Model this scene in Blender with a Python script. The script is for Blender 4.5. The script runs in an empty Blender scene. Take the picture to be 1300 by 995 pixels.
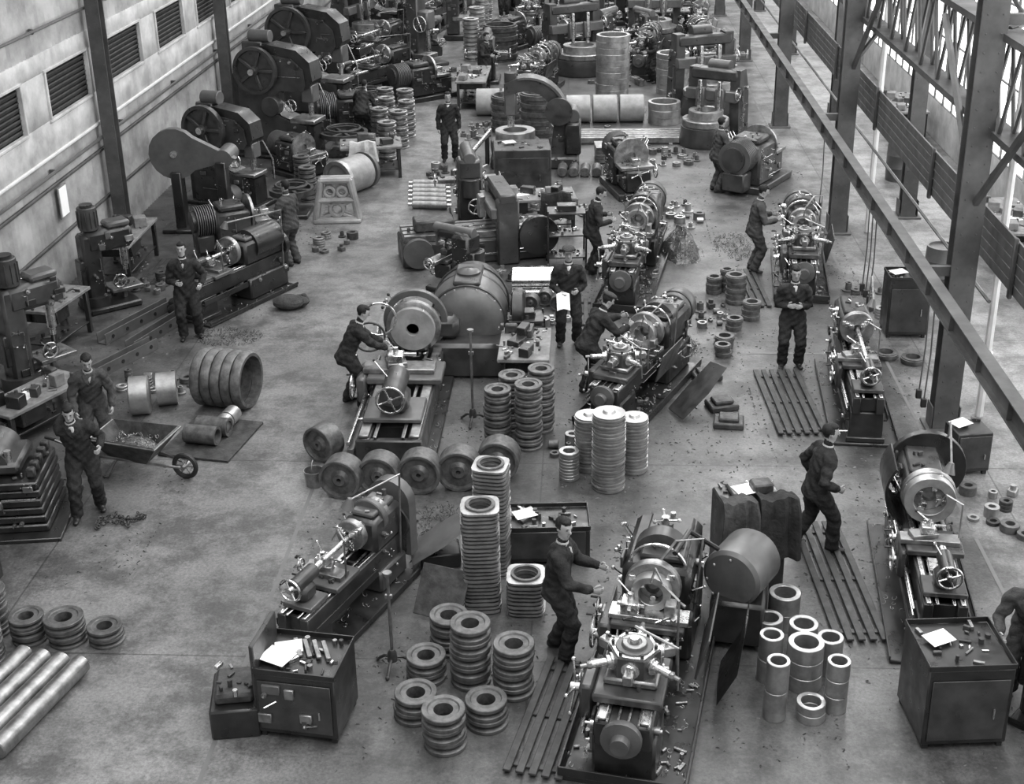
import bpy, bmesh, math, random
from math import pi, sin, cos, radians, sqrt
from mathutils import Matrix, Vector
random.seed(7)
V=Vector
# ---------------------------------------------------------------- materials
def mat(name,g,rough=.5,metal=0.0,var=.25,scale=6.0,bump=.0,spec=.5,g2=None,tint=(1,1,1)):
    m=bpy.data.materials.new(name); m.use_nodes=True; nt=m.node_tree; n=nt.nodes; L=nt.links
    bs=n['Principled BSDF']
    tc=n.new('ShaderNodeTexCoord'); no=n.new('ShaderNodeTexNoise'); no.inputs['Scale'].default_value=scale; no.inputs['Detail'].default_value=6; no.inputs['Roughness'].default_value=.65
    L.new(tc.outputs['Object'],no.inputs['Vector'])
    cr=n.new('ShaderNodeValToRGB'); a=g*(1-var); b=g*(1+var) if g2 is None else g2
    cr.color_ramp.elements[0].position=.36; cr.color_ramp.elements[1].position=.64
    cr.color_ramp.elements[0].color=(a*tint[0],a*tint[1],a*tint[2],1); cr.color_ramp.elements[1].color=(b*tint[0],b*tint[1],b*tint[2],1)
    L.new(no.outputs['Fac'],cr.inputs[0]); L.new(cr.outputs[0],bs.inputs['Base Color'])
    mr=n.new('ShaderNodeMapRange'); mr.inputs['From Min'].default_value=.3; mr.inputs['From Max'].default_value=.7; mr.inputs['To Min'].default_value=max(.08,rough-.1); mr.inputs['To Max'].default_value=min(1,rough+.12)
    n3=n.new('ShaderNodeTexNoise'); n3.inputs['Scale'].default_value=scale*1.7; L.new(tc.outputs['Object'],n3.inputs['Vector']); L.new(n3.outputs['Fac'],mr.inputs['Value']); L.new(mr.outputs[0],bs.inputs['Roughness'])
    bs.inputs['Metallic'].default_value=metal
    bs.inputs['Specular IOR Level'].default_value=spec
    if bump>0:
        bp=n.new('ShaderNodeBump'); bp.inputs['Strength'].default_value=bump; bp.inputs['Distance'].default_value=.02
        n2=n.new('ShaderNodeTexNoise'); n2.inputs['Scale'].default_value=scale*4
        L.new(tc.outputs['Object'],n2.inputs['Vector']); L.new(n2.outputs['Fac'],bp.inputs['Height']); L.new(bp.outputs[0],bs.inputs['Normal'])
    return m
DK=mat('machine_paint_dark',.014,.34,.0,.5,3,.05,.6)
P2=mat('machine_paint_mid',.032,.36,.0,.45,3,.05,.6)
P3=mat('machine_paint_grey',.075,.38,.0,.25,2.5,.04,.6)
P4=mat('machine_paint_light',.24,.42,.0,.25,3)
IR=mat('cast_iron',.045,.5,.2,.5,7,.2)
ST=mat('bright_steel',.6,.28,1.0,.2,9)
SD=mat('dull_steel',.27,.4,.9,.35,6)
RG=mat('machined_ring_steel',.36,.38,.8,.25,4)
RD=mat('rough_forging',.10,.48,.4,.45,7,.15)
BK=mat('black_rubber',.012,.5,0,.3,6)
WD=mat('wood',.16,.7,0,.35,5,.1)
WD2=mat('oily_wood',.035,.6,0,.35,5,.1)
PAP=mat('paper',.8,.8,0,.03,3)
CLO=mat('overall_cloth',.022,.85,0,.4,7,.6,.2)
CLM=mat('overall_cloth_faded',.05,.85,0,.35,7,.6,.2)
SHIRT=mat('shirt_cloth',.4,.85,0,.2,8,.2,.2)
SKN=mat('skin',.3,.55,0,.1,10,0,.35)
HAIR=mat('hair',.015,.65,0,.3,30,0,.2)
HAIRG=mat('hair_grey',.06,.65,0,.3,30,0,.2)
LEA=mat('boot_leather',.015,.4,0,.3,10)
EYE=mat('eye_dark',.03,.3,0,.1,10)
LIP=mat('lip',.14,.5,0,.1,10)
SWF=mat('swarf',.32,.38,.8,.5,30,.3)
CHIP=mat('dirty_swarf',.1,.5,.5,.8,30)
COL=mat('column_paint',.07,.5,.1,.35,1.5)
BRI=mat('whitewashed_board',.42,.75,0,.3,1.2,.05)
COR=mat('corrugated_sheet',.33,.5,.0,.38,.9)
LOU=mat('dark_louvre',.035,.6,0,.3,3)
WHT=mat('white_paint',.6,.6,0,.1,3)
def emis(name,s,base=.7):
    gm=bpy.data.materials.new(name); gm.use_nodes=True; bs=gm.node_tree.nodes['Principled BSDF']
    bs.inputs['Base Color'].default_value=(base,base,base,1); bs.inputs['Emission Color'].default_value=(1,1,1,1); bs.inputs['Emission Strength'].default_value=s; bs.inputs['Roughness'].default_value=.4
    return gm
# ---------------------------------------------------------------- builder
def frame(t,side=None):
    t=V(t).normalized()
    s=V(side) if side is not None else (V((0,0,1)) if abs(t.z)<.9 else V((1,0,0)))
    a=(s-t*s.dot(t))
    if a.length<1e-5:
        s=V((1,0,0)) if abs(t.x)<.9 else V((0,1,0)); a=(s-t*s.dot(t))
    a.normalize(); return a,t.cross(a)
class B:
    def __init__(s): s.v=[];s.f=[];s.mi=[];s.mats=[];s.T=Matrix.Identity(4)
    def m(s,mat):
        if mat not in s.mats: s.mats.append(mat)
        return s.mats.index(mat)
    def add(s,vs,fs,mat):
        k=len(s.v); T=s.T; i=s.m(mat)
        s.v+= [tuple(T@V(p)) for p in vs]
        s.f+= [tuple(k+j for j in f) for f in fs]; s.mi+=[i]*len(fs)
    def box(s,x,y,z,sx,sy,sz,mat,b=.012,rz=0,rx=0,ry=0):
        hx,hy,hz=sx/2,sy/2,sz/2; b=min(b,hx*.6,hy*.6,hz*.6)
        R=Matrix.Rotation(rz,3,'Z')@Matrix.Rotation(ry,3,'Y')@Matrix.Rotation(rx,3,'X'); c=V((x,y,z+hz))
        vs=[];idx={}
        for i,a in enumerate((-1,1)):
            for j,d in enumerate((-1,1)):
                for k,e in enumerate((-1,1)):
                    for ax in range(3):
                        p=[a*(hx-b),d*(hy-b),e*(hz-b)]; p[ax]+=(a,d,e)[ax]*b
                        idx[(a,d,e,ax)]=len(vs); vs.append(c+R@V(p))
        fs=[]
        for ax in range(3):
            o=[q for q in range(3) if q!=ax]
            for sg in (-1,1):
                f=[]
                for (u,w) in ((-1,-1),(1,-1),(1,1),(-1,1)):
                    q=[0,0,0];q[ax]=sg;q[o[0]]=u;q[o[1]]=w; f.append(idx[(*q,ax)])
                fs.append(f)
        for ax in range(3):
            o=[q for q in range(3) if q!=ax]
            for u in (-1,1):
                for w in (-1,1):
                    q1=[0,0,0];q1[o[0]]=u;q1[o[1]]=w;q2=list(q1);q1[ax]=-1;q2[ax]=1
                    fs.append([idx[(*q1,o[0])],idx[(*q2,o[0])],idx[(*q2,o[1])],idx[(*q1,o[1])]])
        for a in (-1,1):
            for d in (-1,1):
                for e in (-1,1): fs.append([idx[(a,d,e,0)],idx[(a,d,e,1)],idx[(a,d,e,2)]])
        s.add(vs,fs,mat)
    def rev(s,o,ax,prof,mat,seg=20,closed=False,arc=None):
        o=V(o);t=V(ax).normalized();a,b=frame(t); n=len(prof);vs=[];fs=[]
        full=arc is None
        N=seg if full else seg+1
        for i in range(N):
            th=2*pi*i/seg if full else arc[0]+(arc[1]-arc[0])*i/seg
            d=a*cos(th)+b*sin(th)
            for (h,r) in prof: vs.append(o+t*h+d*r)
        M=N if full else N-1
        for i in range(M):
            j=(i+1)%N
            for k in range(n if closed else n-1):
                l=(k+1)%n
                fs.append((i*n+k,j*n+k,j*n+l,i*n+l))
        if not closed and full:
            if prof[0][1]>1e-4: fs.append(tuple(i*n for i in range(N)))
            if prof[-1][1]>1e-4: fs.append(tuple(i*n+n-1 for i in range(N)))
        if not full and closed:
            fs.append(tuple(range(n))); fs.append(tuple((N-1)*n+k for k in range(n)))
        s.add(vs,fs,mat)
    def cyl(s,p0,p1,r,mat,seg=14,r2=None):
        p0=V(p0);p1=V(p1);L=(p1-p0).length
        s.rev(p0,p1-p0,[(0,r),(L,r if r2 is None else r2)],mat,seg)
    def ccyl(s,p0,p1,r,mat,seg=18,c=.012):
        p0=V(p0);p1=V(p1);L=(p1-p0).length
        s.rev(p0,p1-p0,[(0,r-c),(c,r),(L-c,r),(L,r-c)],mat,seg)
    def ring(s,o,ax,R,r,h,mat,seg=24,c=.006):
        s.rev(o,ax,[(0,r+c),(0,R-c),(c,R),(h-c,R),(h,R-c),(h,r+c),(h-c,r),(c,r)],mat,seg,True)
    def torus(s,o,ax,R,r,mat,seg=24,k=6,arc=None):
        s.rev(o,ax,[(r*sin(2*pi*i/k),R+r*cos(2*pi*i/k)) for i in range(k)],mat,seg,True,arc)
    def sph(s,o,r,mat,seg=10,sc=(1,1,1)):
        o=V(o);vs=[];fs=[];n=max(4,seg//2)
        for i in range(n+1):
            ph=pi*i/n
            for j in range(seg):
                th=2*pi*j/seg; vs.append(o+V((r*sc[0]*sin(ph)*cos(th),r*sc[1]*sin(ph)*sin(th),r*sc[2]*cos(ph))))
        for i in range(n):
            for j in range(seg):
                k=(j+1)%seg
                if i==0: fs.append((j,seg+j,seg+k))
                elif i==n-1: fs.append((i*seg+j,(i+1)*seg+j,i*seg+k))
                else: fs.append((i*seg+j,(i+1)*seg+j,(i+1)*seg+k,i*seg+k))
        s.add(vs,fs,mat)
    def loft(s,pts,rad,mat,side=None,seg=12,rnd=True):
        pts=[V(p) for p in pts]; n=len(pts); R=[(r,r) if not hasattr(r,'__len__') else r for r in rad]
        tans=[]
        for i in range(n):
            t=(pts[min(i+1,n-1)]-pts[max(i-1,0)]); tans.append(t.normalized())
        if rnd:
            t0,t1=tans[0],tans[-1]
            e0=min(R[0])*.5;e1=min(R[-1])*.5
            pts=[pts[0]-t0*e0]+pts+[pts[-1]+t1*e1]; R=[(R[0][0]*.55,R[0][1]*.55)]+R+[(R[-1][0]*.55,R[-1][1]*.55)]; tans=[t0]+tans+[t1]; n+=2
        vs=[];fs=[];prev=side
        for i in range(n):
            a,b=frame(tans[i],prev); prev=a if side is None else side
            for j in range(seg):
                th=2*pi*j/seg; vs.append(pts[i]+a*R[i][0]*cos(th)+b*R[i][1]*sin(th))
        for i in range(n-1):
            for j in range(seg):
                k=(j+1)%seg; fs.append((i*seg+j,i*seg+k,(i+1)*seg+k,(i+1)*seg+j))
        fs.append(tuple(range(seg))); fs.append(tuple((n-1)*seg+j for j in range(seg)))
        s.add(vs,fs,mat)
    def tube(s,pts,r,mat,seg=7):
        s.loft(pts,[r]*len(pts) if not hasattr(r,'__len__') else r,mat,None,seg,False)
    def prism(s,pts,o,u,v,w,d,mat):
        o=V(o);u=V(u);v=V(v);w=V(w).normalized(); n=len(pts)
        c=.5*d
        vs=[o+u*p[0]+v*p[1]-w*c for p in pts]+[o+u*p[0]+v*p[1]+w*c for p in pts]
        fs=[tuple(range(n)),tuple(range(2*n-1,n-1,-1))]+[(i,(i+1)%n,n+(i+1)%n,n+i) for i in range(n)]
        s.add(vs,fs,mat)
    def wheel(s,o,ax,R,mat=None,rim=.016,sp=4,handle=True,hub=.035):
        mat=mat or ST
        o=V(o);t=V(ax).normalized();a,b=frame(t)
        s.torus(o,t,R,rim,mat,22,6); s.cyl(o-t*.04,o+t*.03,hub,mat,10)
        for i in range(sp):
            th=2*pi*i/sp+.4; d=a*cos(th)+b*sin(th); s.tube([o,o+d*R],rim*.7,mat,5)
        if handle:
            d=a*cos(.4)+b*sin(.4); s.cyl(o+d*R,o+d*R+t*.09,.014,BK,7)
    def lever(s,p,d,L,mat=None,ball=.02):
        p=V(p);d=V(d).normalized(); s.tube([p,p+d*L],.009,mat or ST,5); s.sph(p+d*L,ball,BK if random.random()<.5 else ST,8)
    def star(s,o,ax,R,n=4):
        o=V(o);t=V(ax).normalized();a,b=frame(t); s.cyl(o-t*.04,o+t*.05,.045,ST,10)
        for i in range(n):
            th=2*pi*i/n+.3; d=(a*cos(th)+b*sin(th)); s.tube([o,o+d*R+t*.04],.012,ST,6); s.sph(o+d*R+t*.04,.024,ST,8)
    def greeb(s,x0,x1,z0,z1,y,sy,n):
        "bolted covers, knobs, plates, oil pipes on a vertical face at y (facing sy)"
        for i in range(n):
            x=random.uniform(x0,x1);z=random.uniform(z0,z1);k=random.random()
            if k<.3: s.box(x,y+sy*.012,z,random.uniform(.06,.2),.035,random.uniform(.05,.14),random.choice([P2,P3,DK,SD]),.008)
            elif k<.55:
                r=random.uniform(.02,.055); s.cyl((x,y-sy*.01,z),(x,y+sy*random.uniform(.02,.06),z),r,random.choice([ST,SD,P3]),12); s.cyl((x,y,z),(x,y+sy*.075,z),r*.4,ST,8)
            elif k<.7: s.lever((x,y,z),(random.uniform(-.8,.8),sy*.7,random.uniform(-.2,.9)),random.uniform(.08,.16),ball=.017)
            elif k<.85:
                x2=random.uniform(x0,x1); z2=random.uniform(z0,z1); s.tube([(x,y,z),(x,y+sy*.04,z),(x2,y+sy*.04,z),(x2,y+sy*.04,z2),(x2,y,z2)],.007,random.choice([ST,SD]),5)
            else:
                for q in range(4): s.sph((x+.05*cos(q*pi/2),y+sy*.005,z+.05*sin(q*pi/2)),.01,ST,6)
    def obj(s,name,loc=(0,0,0),rz=0,sc=1.0,ang=38,rx=0,ry=0):
        me=bpy.data.meshes.new(name); me.from_pydata(s.v,[],s.f)
        for m in s.mats: me.materials.append(m)
        me.polygons.foreach_set('material_index',s.mi)
        bm=bmesh.new(); bm.from_mesh(me); bmesh.ops.recalc_face_normals(bm,faces=bm.faces); bm.to_mesh(me); bm.free()
        me.shade_smooth(); me.set_sharp_from_angle(angle=radians(ang))
        o=bpy.data.objects.new(name,me); bpy.context.scene.collection.objects.link(o)
        o.location=loc; o.rotation_euler=(rx,ry,rz); o.scale=(sc,sc,sc) if not hasattr(sc,'__len__') else sc
        return o
def inst(o,name,loc,rz=0,sc=1.0):
    n=bpy.data.objects.new(name,o.data); bpy.context.scene.collection.objects.link(n)
    n.location=loc; n.rotation_euler=(0,0,rz); n.scale=(sc,sc,sc) if not hasattr(sc,'__len__') else sc
    return n
def jit(a): return random.uniform(-a,a)
# ---------------------------------------------------------------- room
XW=-10.1; XC=5.3; XR=9.2; ZR=12.6
def build_room():
    m=bpy.data.materials.new('shop_floor_concrete'); m.use_nodes=True; nt=m.node_tree;n=nt.nodes;L=nt.links;bs=n['Principled BSDF']
    tc=n.new('ShaderNodeTexCoord')
    def noise(sc,det,rough=.6):
        x=n.new('ShaderNodeTexNoise'); x.inputs['Scale'].default_value=sc;x.inputs['Detail'].default_value=det;x.inputs['Roughness'].default_value=rough;L.new(tc.outputs['Object'],x.inputs['Vector']);return x
    def ramp(src,p0,c0,p1,c1):
        r=n.new('ShaderNodeValToRGB');r.color_ramp.elements[0].position=p0;r.color_ramp.elements[1].position=p1
        r.color_ramp.elements[0].color=(c0,)*3+(1,);r.color_ramp.elements[1].color=(c1,)*3+(1,);L.new(src,r.inputs[0]);return r
    def mul(a,b,f=1.0):
        x=n.new('ShaderNodeMix');x.data_type='RGBA';x.blend_type='MULTIPLY';x.inputs[0].default_value=f;L.new(a,x.inputs[6]);L.new(b,x.inputs[7]);return x.outputs[2]
    a=ramp(noise(.35,8).outputs['Fac'],.35,.14,.65,.235)
    b=ramp(noise(1.1,10,.78).outputs['Fac'],.42,.42,.56,1.0)
    c=ramp(noise(26,6,.8).outputs['Fac'],.38,.6,.6,1.08)
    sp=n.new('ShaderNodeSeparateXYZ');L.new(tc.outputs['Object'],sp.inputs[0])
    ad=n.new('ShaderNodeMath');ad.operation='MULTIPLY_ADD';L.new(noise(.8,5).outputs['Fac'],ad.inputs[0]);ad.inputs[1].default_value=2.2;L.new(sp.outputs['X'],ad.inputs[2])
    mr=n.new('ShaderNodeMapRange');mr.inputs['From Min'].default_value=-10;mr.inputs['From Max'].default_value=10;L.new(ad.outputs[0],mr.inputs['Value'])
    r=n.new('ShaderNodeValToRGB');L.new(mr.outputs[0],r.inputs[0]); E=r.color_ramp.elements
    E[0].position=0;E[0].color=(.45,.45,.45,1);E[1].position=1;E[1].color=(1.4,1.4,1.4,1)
    for p,cc in ((.2,.5),(.245,1.05),(.38,1.05),(.43,.52),(.64,.52),(.68,.72),(.73,.52),(.79,.6),(.83,1.4)):  # oily dirt bands over machine zones, colour darkened further for shadow contrast
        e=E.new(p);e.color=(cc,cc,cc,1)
    br=n.new('ShaderNodeTexBrick'); br.inputs['Scale'].default_value=1; br.inputs['Mortar Size'].default_value=.012;br.inputs['Brick Width'].default_value=6.2;br.inputs['Row Height'].default_value=4.65;br.offset=0
    br.inputs['Color1'].default_value=(1,1,1,1);br.inputs['Color2'].default_value=(.88,.88,.88,1);br.inputs['Mortar'].default_value=(.5,.5,.5,1)
    mp=n.new('ShaderNodeMapping');mp.inputs['Location'].default_value=(.6,1.7,0);L.new(tc.outputs['Object'],mp.inputs[0]);L.new(mp.outputs[0],br.inputs[0])
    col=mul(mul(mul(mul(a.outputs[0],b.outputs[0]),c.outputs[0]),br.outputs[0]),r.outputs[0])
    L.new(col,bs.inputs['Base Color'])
    rr=ramp(noise(1.3,6).outputs['Fac'],.3,.36,.7,.6);L.new(rr.outputs[0],bs.inputs['Roughness'])
    bp=n.new('ShaderNodeBump');bp.inputs['Strength'].default_value=.15;bp.inputs['Distance'].default_value=.02;L.new(noise(12,6).outputs['Fac'],bp.inputs['Height']);L.new(bp.outputs[0],bs.inputs['Normal'])
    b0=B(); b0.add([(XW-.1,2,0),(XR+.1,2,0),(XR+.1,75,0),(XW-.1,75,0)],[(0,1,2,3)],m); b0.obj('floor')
    ln=mat('worn_lane_paint',.24,.6,0,.5,4,g2=.13)
    b1=B()
    for i in range(14):
        y=10+i*3.2
        b1.add([(-3.78,y,.004),(-3.73,y,.004),(-3.73,y+3.1,.004),(-3.78,y+3.1,.004)],[(0,1,2,3)],ln)
    for y in (12.9,20.9):
        b1.add([(2.7,y,.004),(5.0,y,.004),(5.0,y+.06,.004),(2.7,y+.06,.004)],[(0,1,2,3)],ln)
    for i in range(10):
        y=12+i*3.2
        b1.add([(4.95,y,.004),(5.0,y,.004),(5.0,y+3,.004),(4.95,y+3,.004)],[(0,1,2,3)],ln)
    b1.obj('floor_lane_marking')
    X=XW
    w=B()
    def corr(y0,y1,z0,z1,mt,p=.16,a=.024,x=X):
        n_=int((y1-y0)/p*4); vs=[];fs=[]
        for i in range(n_+1):
            y=y0+(y1-y0)*i/n_; xx=x+a*(sin(2*pi*(y)/p))
            vs+=[(xx,y,z0),(xx,y,z1)]
        for i in range(n_): fs.append((2*i,2*i+2,2*i+3,2*i+1))
        w.add(vs,fs,mt)
    zb,zt=3.2,4.1
    corr(8,75,0,zb-.65,COR); corr(8,75,zt+.35,ZR,COR)
    w.box(X-.12,41.5,0,.05,67,ZR,LOU,0)
    wins=[14.1+3.42*i for i in range(17)]
    w.box(X,41.5,zb-.65,.08,67,.65,BRI,.005); w.box(X,41.5,zt,.08,67,.35,BRI,.005)
    prev=8
    for y in wins:
        w.box(X,(prev+y)/2,zb,.08,y-prev,zt-zb,BRI,.005); prev=y+2.25
    w.box(X,(prev+75)/2,zb,.08,75-prev,zt-zb,BRI,.005)
    for z in (1.0,2.0,zb-.66,5.7,7.3): w.box(X+.05,41.5,z,.05,67,.06,COL if z!=zb-.66 else WHT,.005)
    w.obj('wall_left',ang=60)
    for i,y in enumerate(wins):
        q=B(); yc=y+1.125
        for zz in range(9): q.box(X-.03,yc,zb+.02+zz*.1,.03,2.2,.085,LOU,.004,ry=.5)
        q.box(X+.03,yc,zb-.05,.1,2.35,.06,BRI); q.box(X+.03,yc,zt-.02,.1,2.35,.06,BRI)
        q.box(X+.03,y,zb,.1,.06,zt-zb,BRI); q.box(X+.03,y+2.25,zb,.1,.06,zt-zb,BRI)
        q.obj('window_%d'%(i+1))
    w=B(); w.box((XW+XR)/2,75,0,XR-XW,.2,ZR,COR); w.obj('wall_back')
    c=B(); strips=[(-7.6,-5.0,4.8),(-1.8,1.2,7.0),(4.0,6.8,12.5)]; e=XW
    for a_,b_,_s in strips+[(XR,XR,0)]:
        c.box((e+a_)/2,38,ZR,a_-e,74,.1,P3,.005); e=b_
    for k_,(a_,b_,s_) in enumerate(strips):
        c.add([(a_,1,ZR+.05),(b_,1,ZR+.05),(b_,75,ZR+.05),(a_,75,ZR+.05)],[(0,1,2,3)],emis('added_roof_light',s_))  # unseen glowing strips added for metal highlights, strongest on the right
        for y in range(1,75,2): c.box((a_+b_)/2,y,ZR-.06,b_-a_,.06,.1,COL,.005)
    for i in range(8): c.box((XW+XR)/2,9.1+9.3*i,ZR-.5,XR-XW,.2,.4,COL)
    c.obj('ceiling')
    c=B(); c.tube([(X+.1,10,4.9),(X+.1,70,4.9)],.03,P3); c.tube([(X+.12,10,2.3),(X+.12,70,2.3)],.035,P3)
    for y in range(12,70,4): c.box(X+.07,y,4.85,.1,.05,.1,COL); c.box(X+.07,y,2.25,.12,.05,.1,COL)
    c.obj('conduit_pipe')
    def column(x,y,h=ZR-.5,name='steel_column',W=.32):
        q=B(); D=.26
        q.box(0,0,0,.55,.5,.04,COL)
        q.box(0,-D/2,.04,W,.025,h,COL,.003); q.box(0,D/2,.04,W,.025,h,COL,.003); q.box(0,0,.04,.02,D,h,COL,.003)
        for sx in (-1,1): q.box(sx*.2,0,.04,.02,.3,.35,COL,.003)
        for i in range(int(h/.25)):
            for sx in (-1,1): q.sph((sx*.1,-D/2-.014,.3+i*.25),.012,COL,6)
        return q.obj(name,(x,y,0))
    for i in range(6): column(-9.8,17.4+9.3*i,W=.28)
    for i in range(6): column(XC,18.2+9.3*i,W=.36)
    for i in range(5): column(7.0,28.6+9.3*i)
    q=B(); xb=4.72; zb=2.35
    q.box(xb,38,zb,.17,56,.02,COL,.002); q.box(xb,38,zb+.26,.17,56,.02,COL,.002); q.box(xb,38,zb+.02,.02,56,.24,COL,.002)
    for i in range(6):
        y=18.2+9.3*i
        q.box((xb+XC)/2,y,zb+.05,XC-xb,.1,.14,COL,.003); q.tube([(xb,y,zb+.05),(XC,y,zb-.6)],.03,COL,5)
    for i in range(40): q.box(xb,11+i*1.3,zb,.14,.03,.26,COL,.002)
    q.obj('crane_rail_beam')
    q=B(); xg=XC+.3
    for z in (4.4,5.7):
        for dx in (-.12,.12): q.box(xg+dx,40,z,.09,60,.09,COL,.003)
        q.box(xg,40,z+.09,.34,60,.015,COL,.002)
    for i in range(50):
        y=11+i*1.16
        for dx in (-.1,.1): q.tube([(xg+dx,y,4.45),(xg+dx,y+.58,5.75),(xg+dx,y+1.16,4.45)],.03,COL,4)
    q.obj('lattice_girder')
    q=B()
    for i in range(5): q.box(XC+.42,41,2.5+.15*i,.035,58,.14,P3,.004)
    for i in range(13): q.box(XC+.37,12.5+i*4.65,2.45,.06,.08,.85,COL)
    q.obj('slatted_screen')
    q=B()
    for i in range(6):
        y=18.2+9.3*i
        q.box((XC+XR)/2,y,5.9,XR-XC,.12,.14,COL,.004)
        q.tube([(XC+.1,y,3.6),(7.0,y,5.9)],.05,COL,5); q.tube([(XR-.1,y,3.8),(7.6,y,5.9)],.05,COL,5)
        q.tube([(XC+.05,y,3.4),(XC+.05,y+2.6,5.6)],.055,COL,5); q.tube([(XC+.05,y,3.4),(XC+.05,y-2.6,5.6)],.055,COL,5)
        q.tube([(XC+.3,y+.2,5.8),(XR-.1,y+4.6,5.9),(XC+.3,y+9.1,5.8)],.045,COL,5)
        q.tube([(XC,y,8.2),(XC,y+4.6,6.2),(XC,y+9.3,8.2)],.06,COL,5)
        for z in (1.2,2.0): q.tube([(XC+.45,y,z),(XC+.45,y+9.3,z)],.03,COL,5)
    q.obj('roof_brace')
    q=B()
    q.tube([(5.95,18.6,0),(5.95,18.6,8.5)],.06,WHT,8); q.tube([(5.95,27.5,0),(5.95,27.5,8.5)],.06,WHT,8)
    q.tube([(5.95,12,4.2),(5.95,60,4.2)],.05,WHT,8)
    for z in (1,2.5,4.2,5.5,7): q.cyl((5.95,18.6,z-.05),(5.95,18.6,z+.05),.085,WHT,10)
    q.obj('steam_pipe')
    gm=emis('frosted_daylight_glass',3.2)
    w=B(); w.box(XR,41.5,0,.12,67,1.0,BRI); w.box(XR,41.5,7.6,.12,67,ZR-7.6,COR)
    for i in range(8): w.box(XR,9+9.3*i,1.0,.14,.5,6.6,BRI)
    w.obj('wall_right')
    for i in range(7):
        q=B(); y0=9.25+9.3*i; y1=y0+8.8
        q.add([(XR,y0,1.0),(XR,y1,1.0),(XR,y1,7.6),(XR,y0,7.6)],[(0,1,2,3)],gm)
        for k in range(11): q.box(XR-.03,y0+8.8*k/10,1.0,.05,.045,6.6,COL,.003)
        for k in range(9): q.box(XR-.03,(y0+y1)/2,1.0+6.6*k/8-.02,.05,8.8,.035,COL,.003)
        q.obj('window_%d'%(20+i))
build_room()
# ---------------------------------------------------------------- machine tools  (local: +X headstock end, +Y operator side)
def clutter(b,x0,x1,y0,y1,z,n,mt=None):
    for i in range(n):
        x=random.uniform(x0,x1);y=random.uniform(y0,y1);k=random.random();m=mt or random.choice([ST,SD,IR,IR])
        if k<.4: b.box(x,y,z,random.uniform(.03,.14),random.uniform(.02,.05),random.uniform(.015,.05),m,.004,rz=random.uniform(0,3))
        elif k<.8:
            a=random.uniform(0,pi);l=random.uniform(.04,.14); b.cyl((x,y,z+.015),(x+l*cos(a),y+l*sin(a),z+.015),random.uniform(.008,.018),m,7)
        else: b.cyl((x,y,z),(x,y,z+random.uniform(.03,.08)),random.uniform(.015,.035),m,9)
def curls(b,x0,x1,y0,y1,z,n):
    for i in range(n): b.torus((random.uniform(x0,x1),random.uniform(y0,y1),z+random.uniform(.005,.04)),(jit(1),jit(1),jit(1)+.01),random.uniform(.012,.03),.004,SWF,7,4,arc=(0,4.5))
def chuck(b,x,z,R,ax=-1,jaws=3,work=None,y=0):
    b.rev((x,y,z),(ax,0,0),[(0,R*.55),(.05,R*.6),(.06,R-.01),(.07,R),(.15,R),(.16,R-.012),(.16,R*.25),(.10,R*.2),(.10,0)],SD,28)
    for i in range(jaws):
        th=2*pi*i/jaws+.4
        for k in range(3):
            r=R*(.4+.2*k); b.box(x+ax*(.19-.02*k),y+r*cos(th),z+r*sin(th)-.03,.06,.06+.02*abs(cos(th)),.06+.02*abs(sin(th)),ST,.006)
    if work: b.ring((x+ax*.16,y,z),(ax,0,0),work,work*.62,.14,RG,28)
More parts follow.
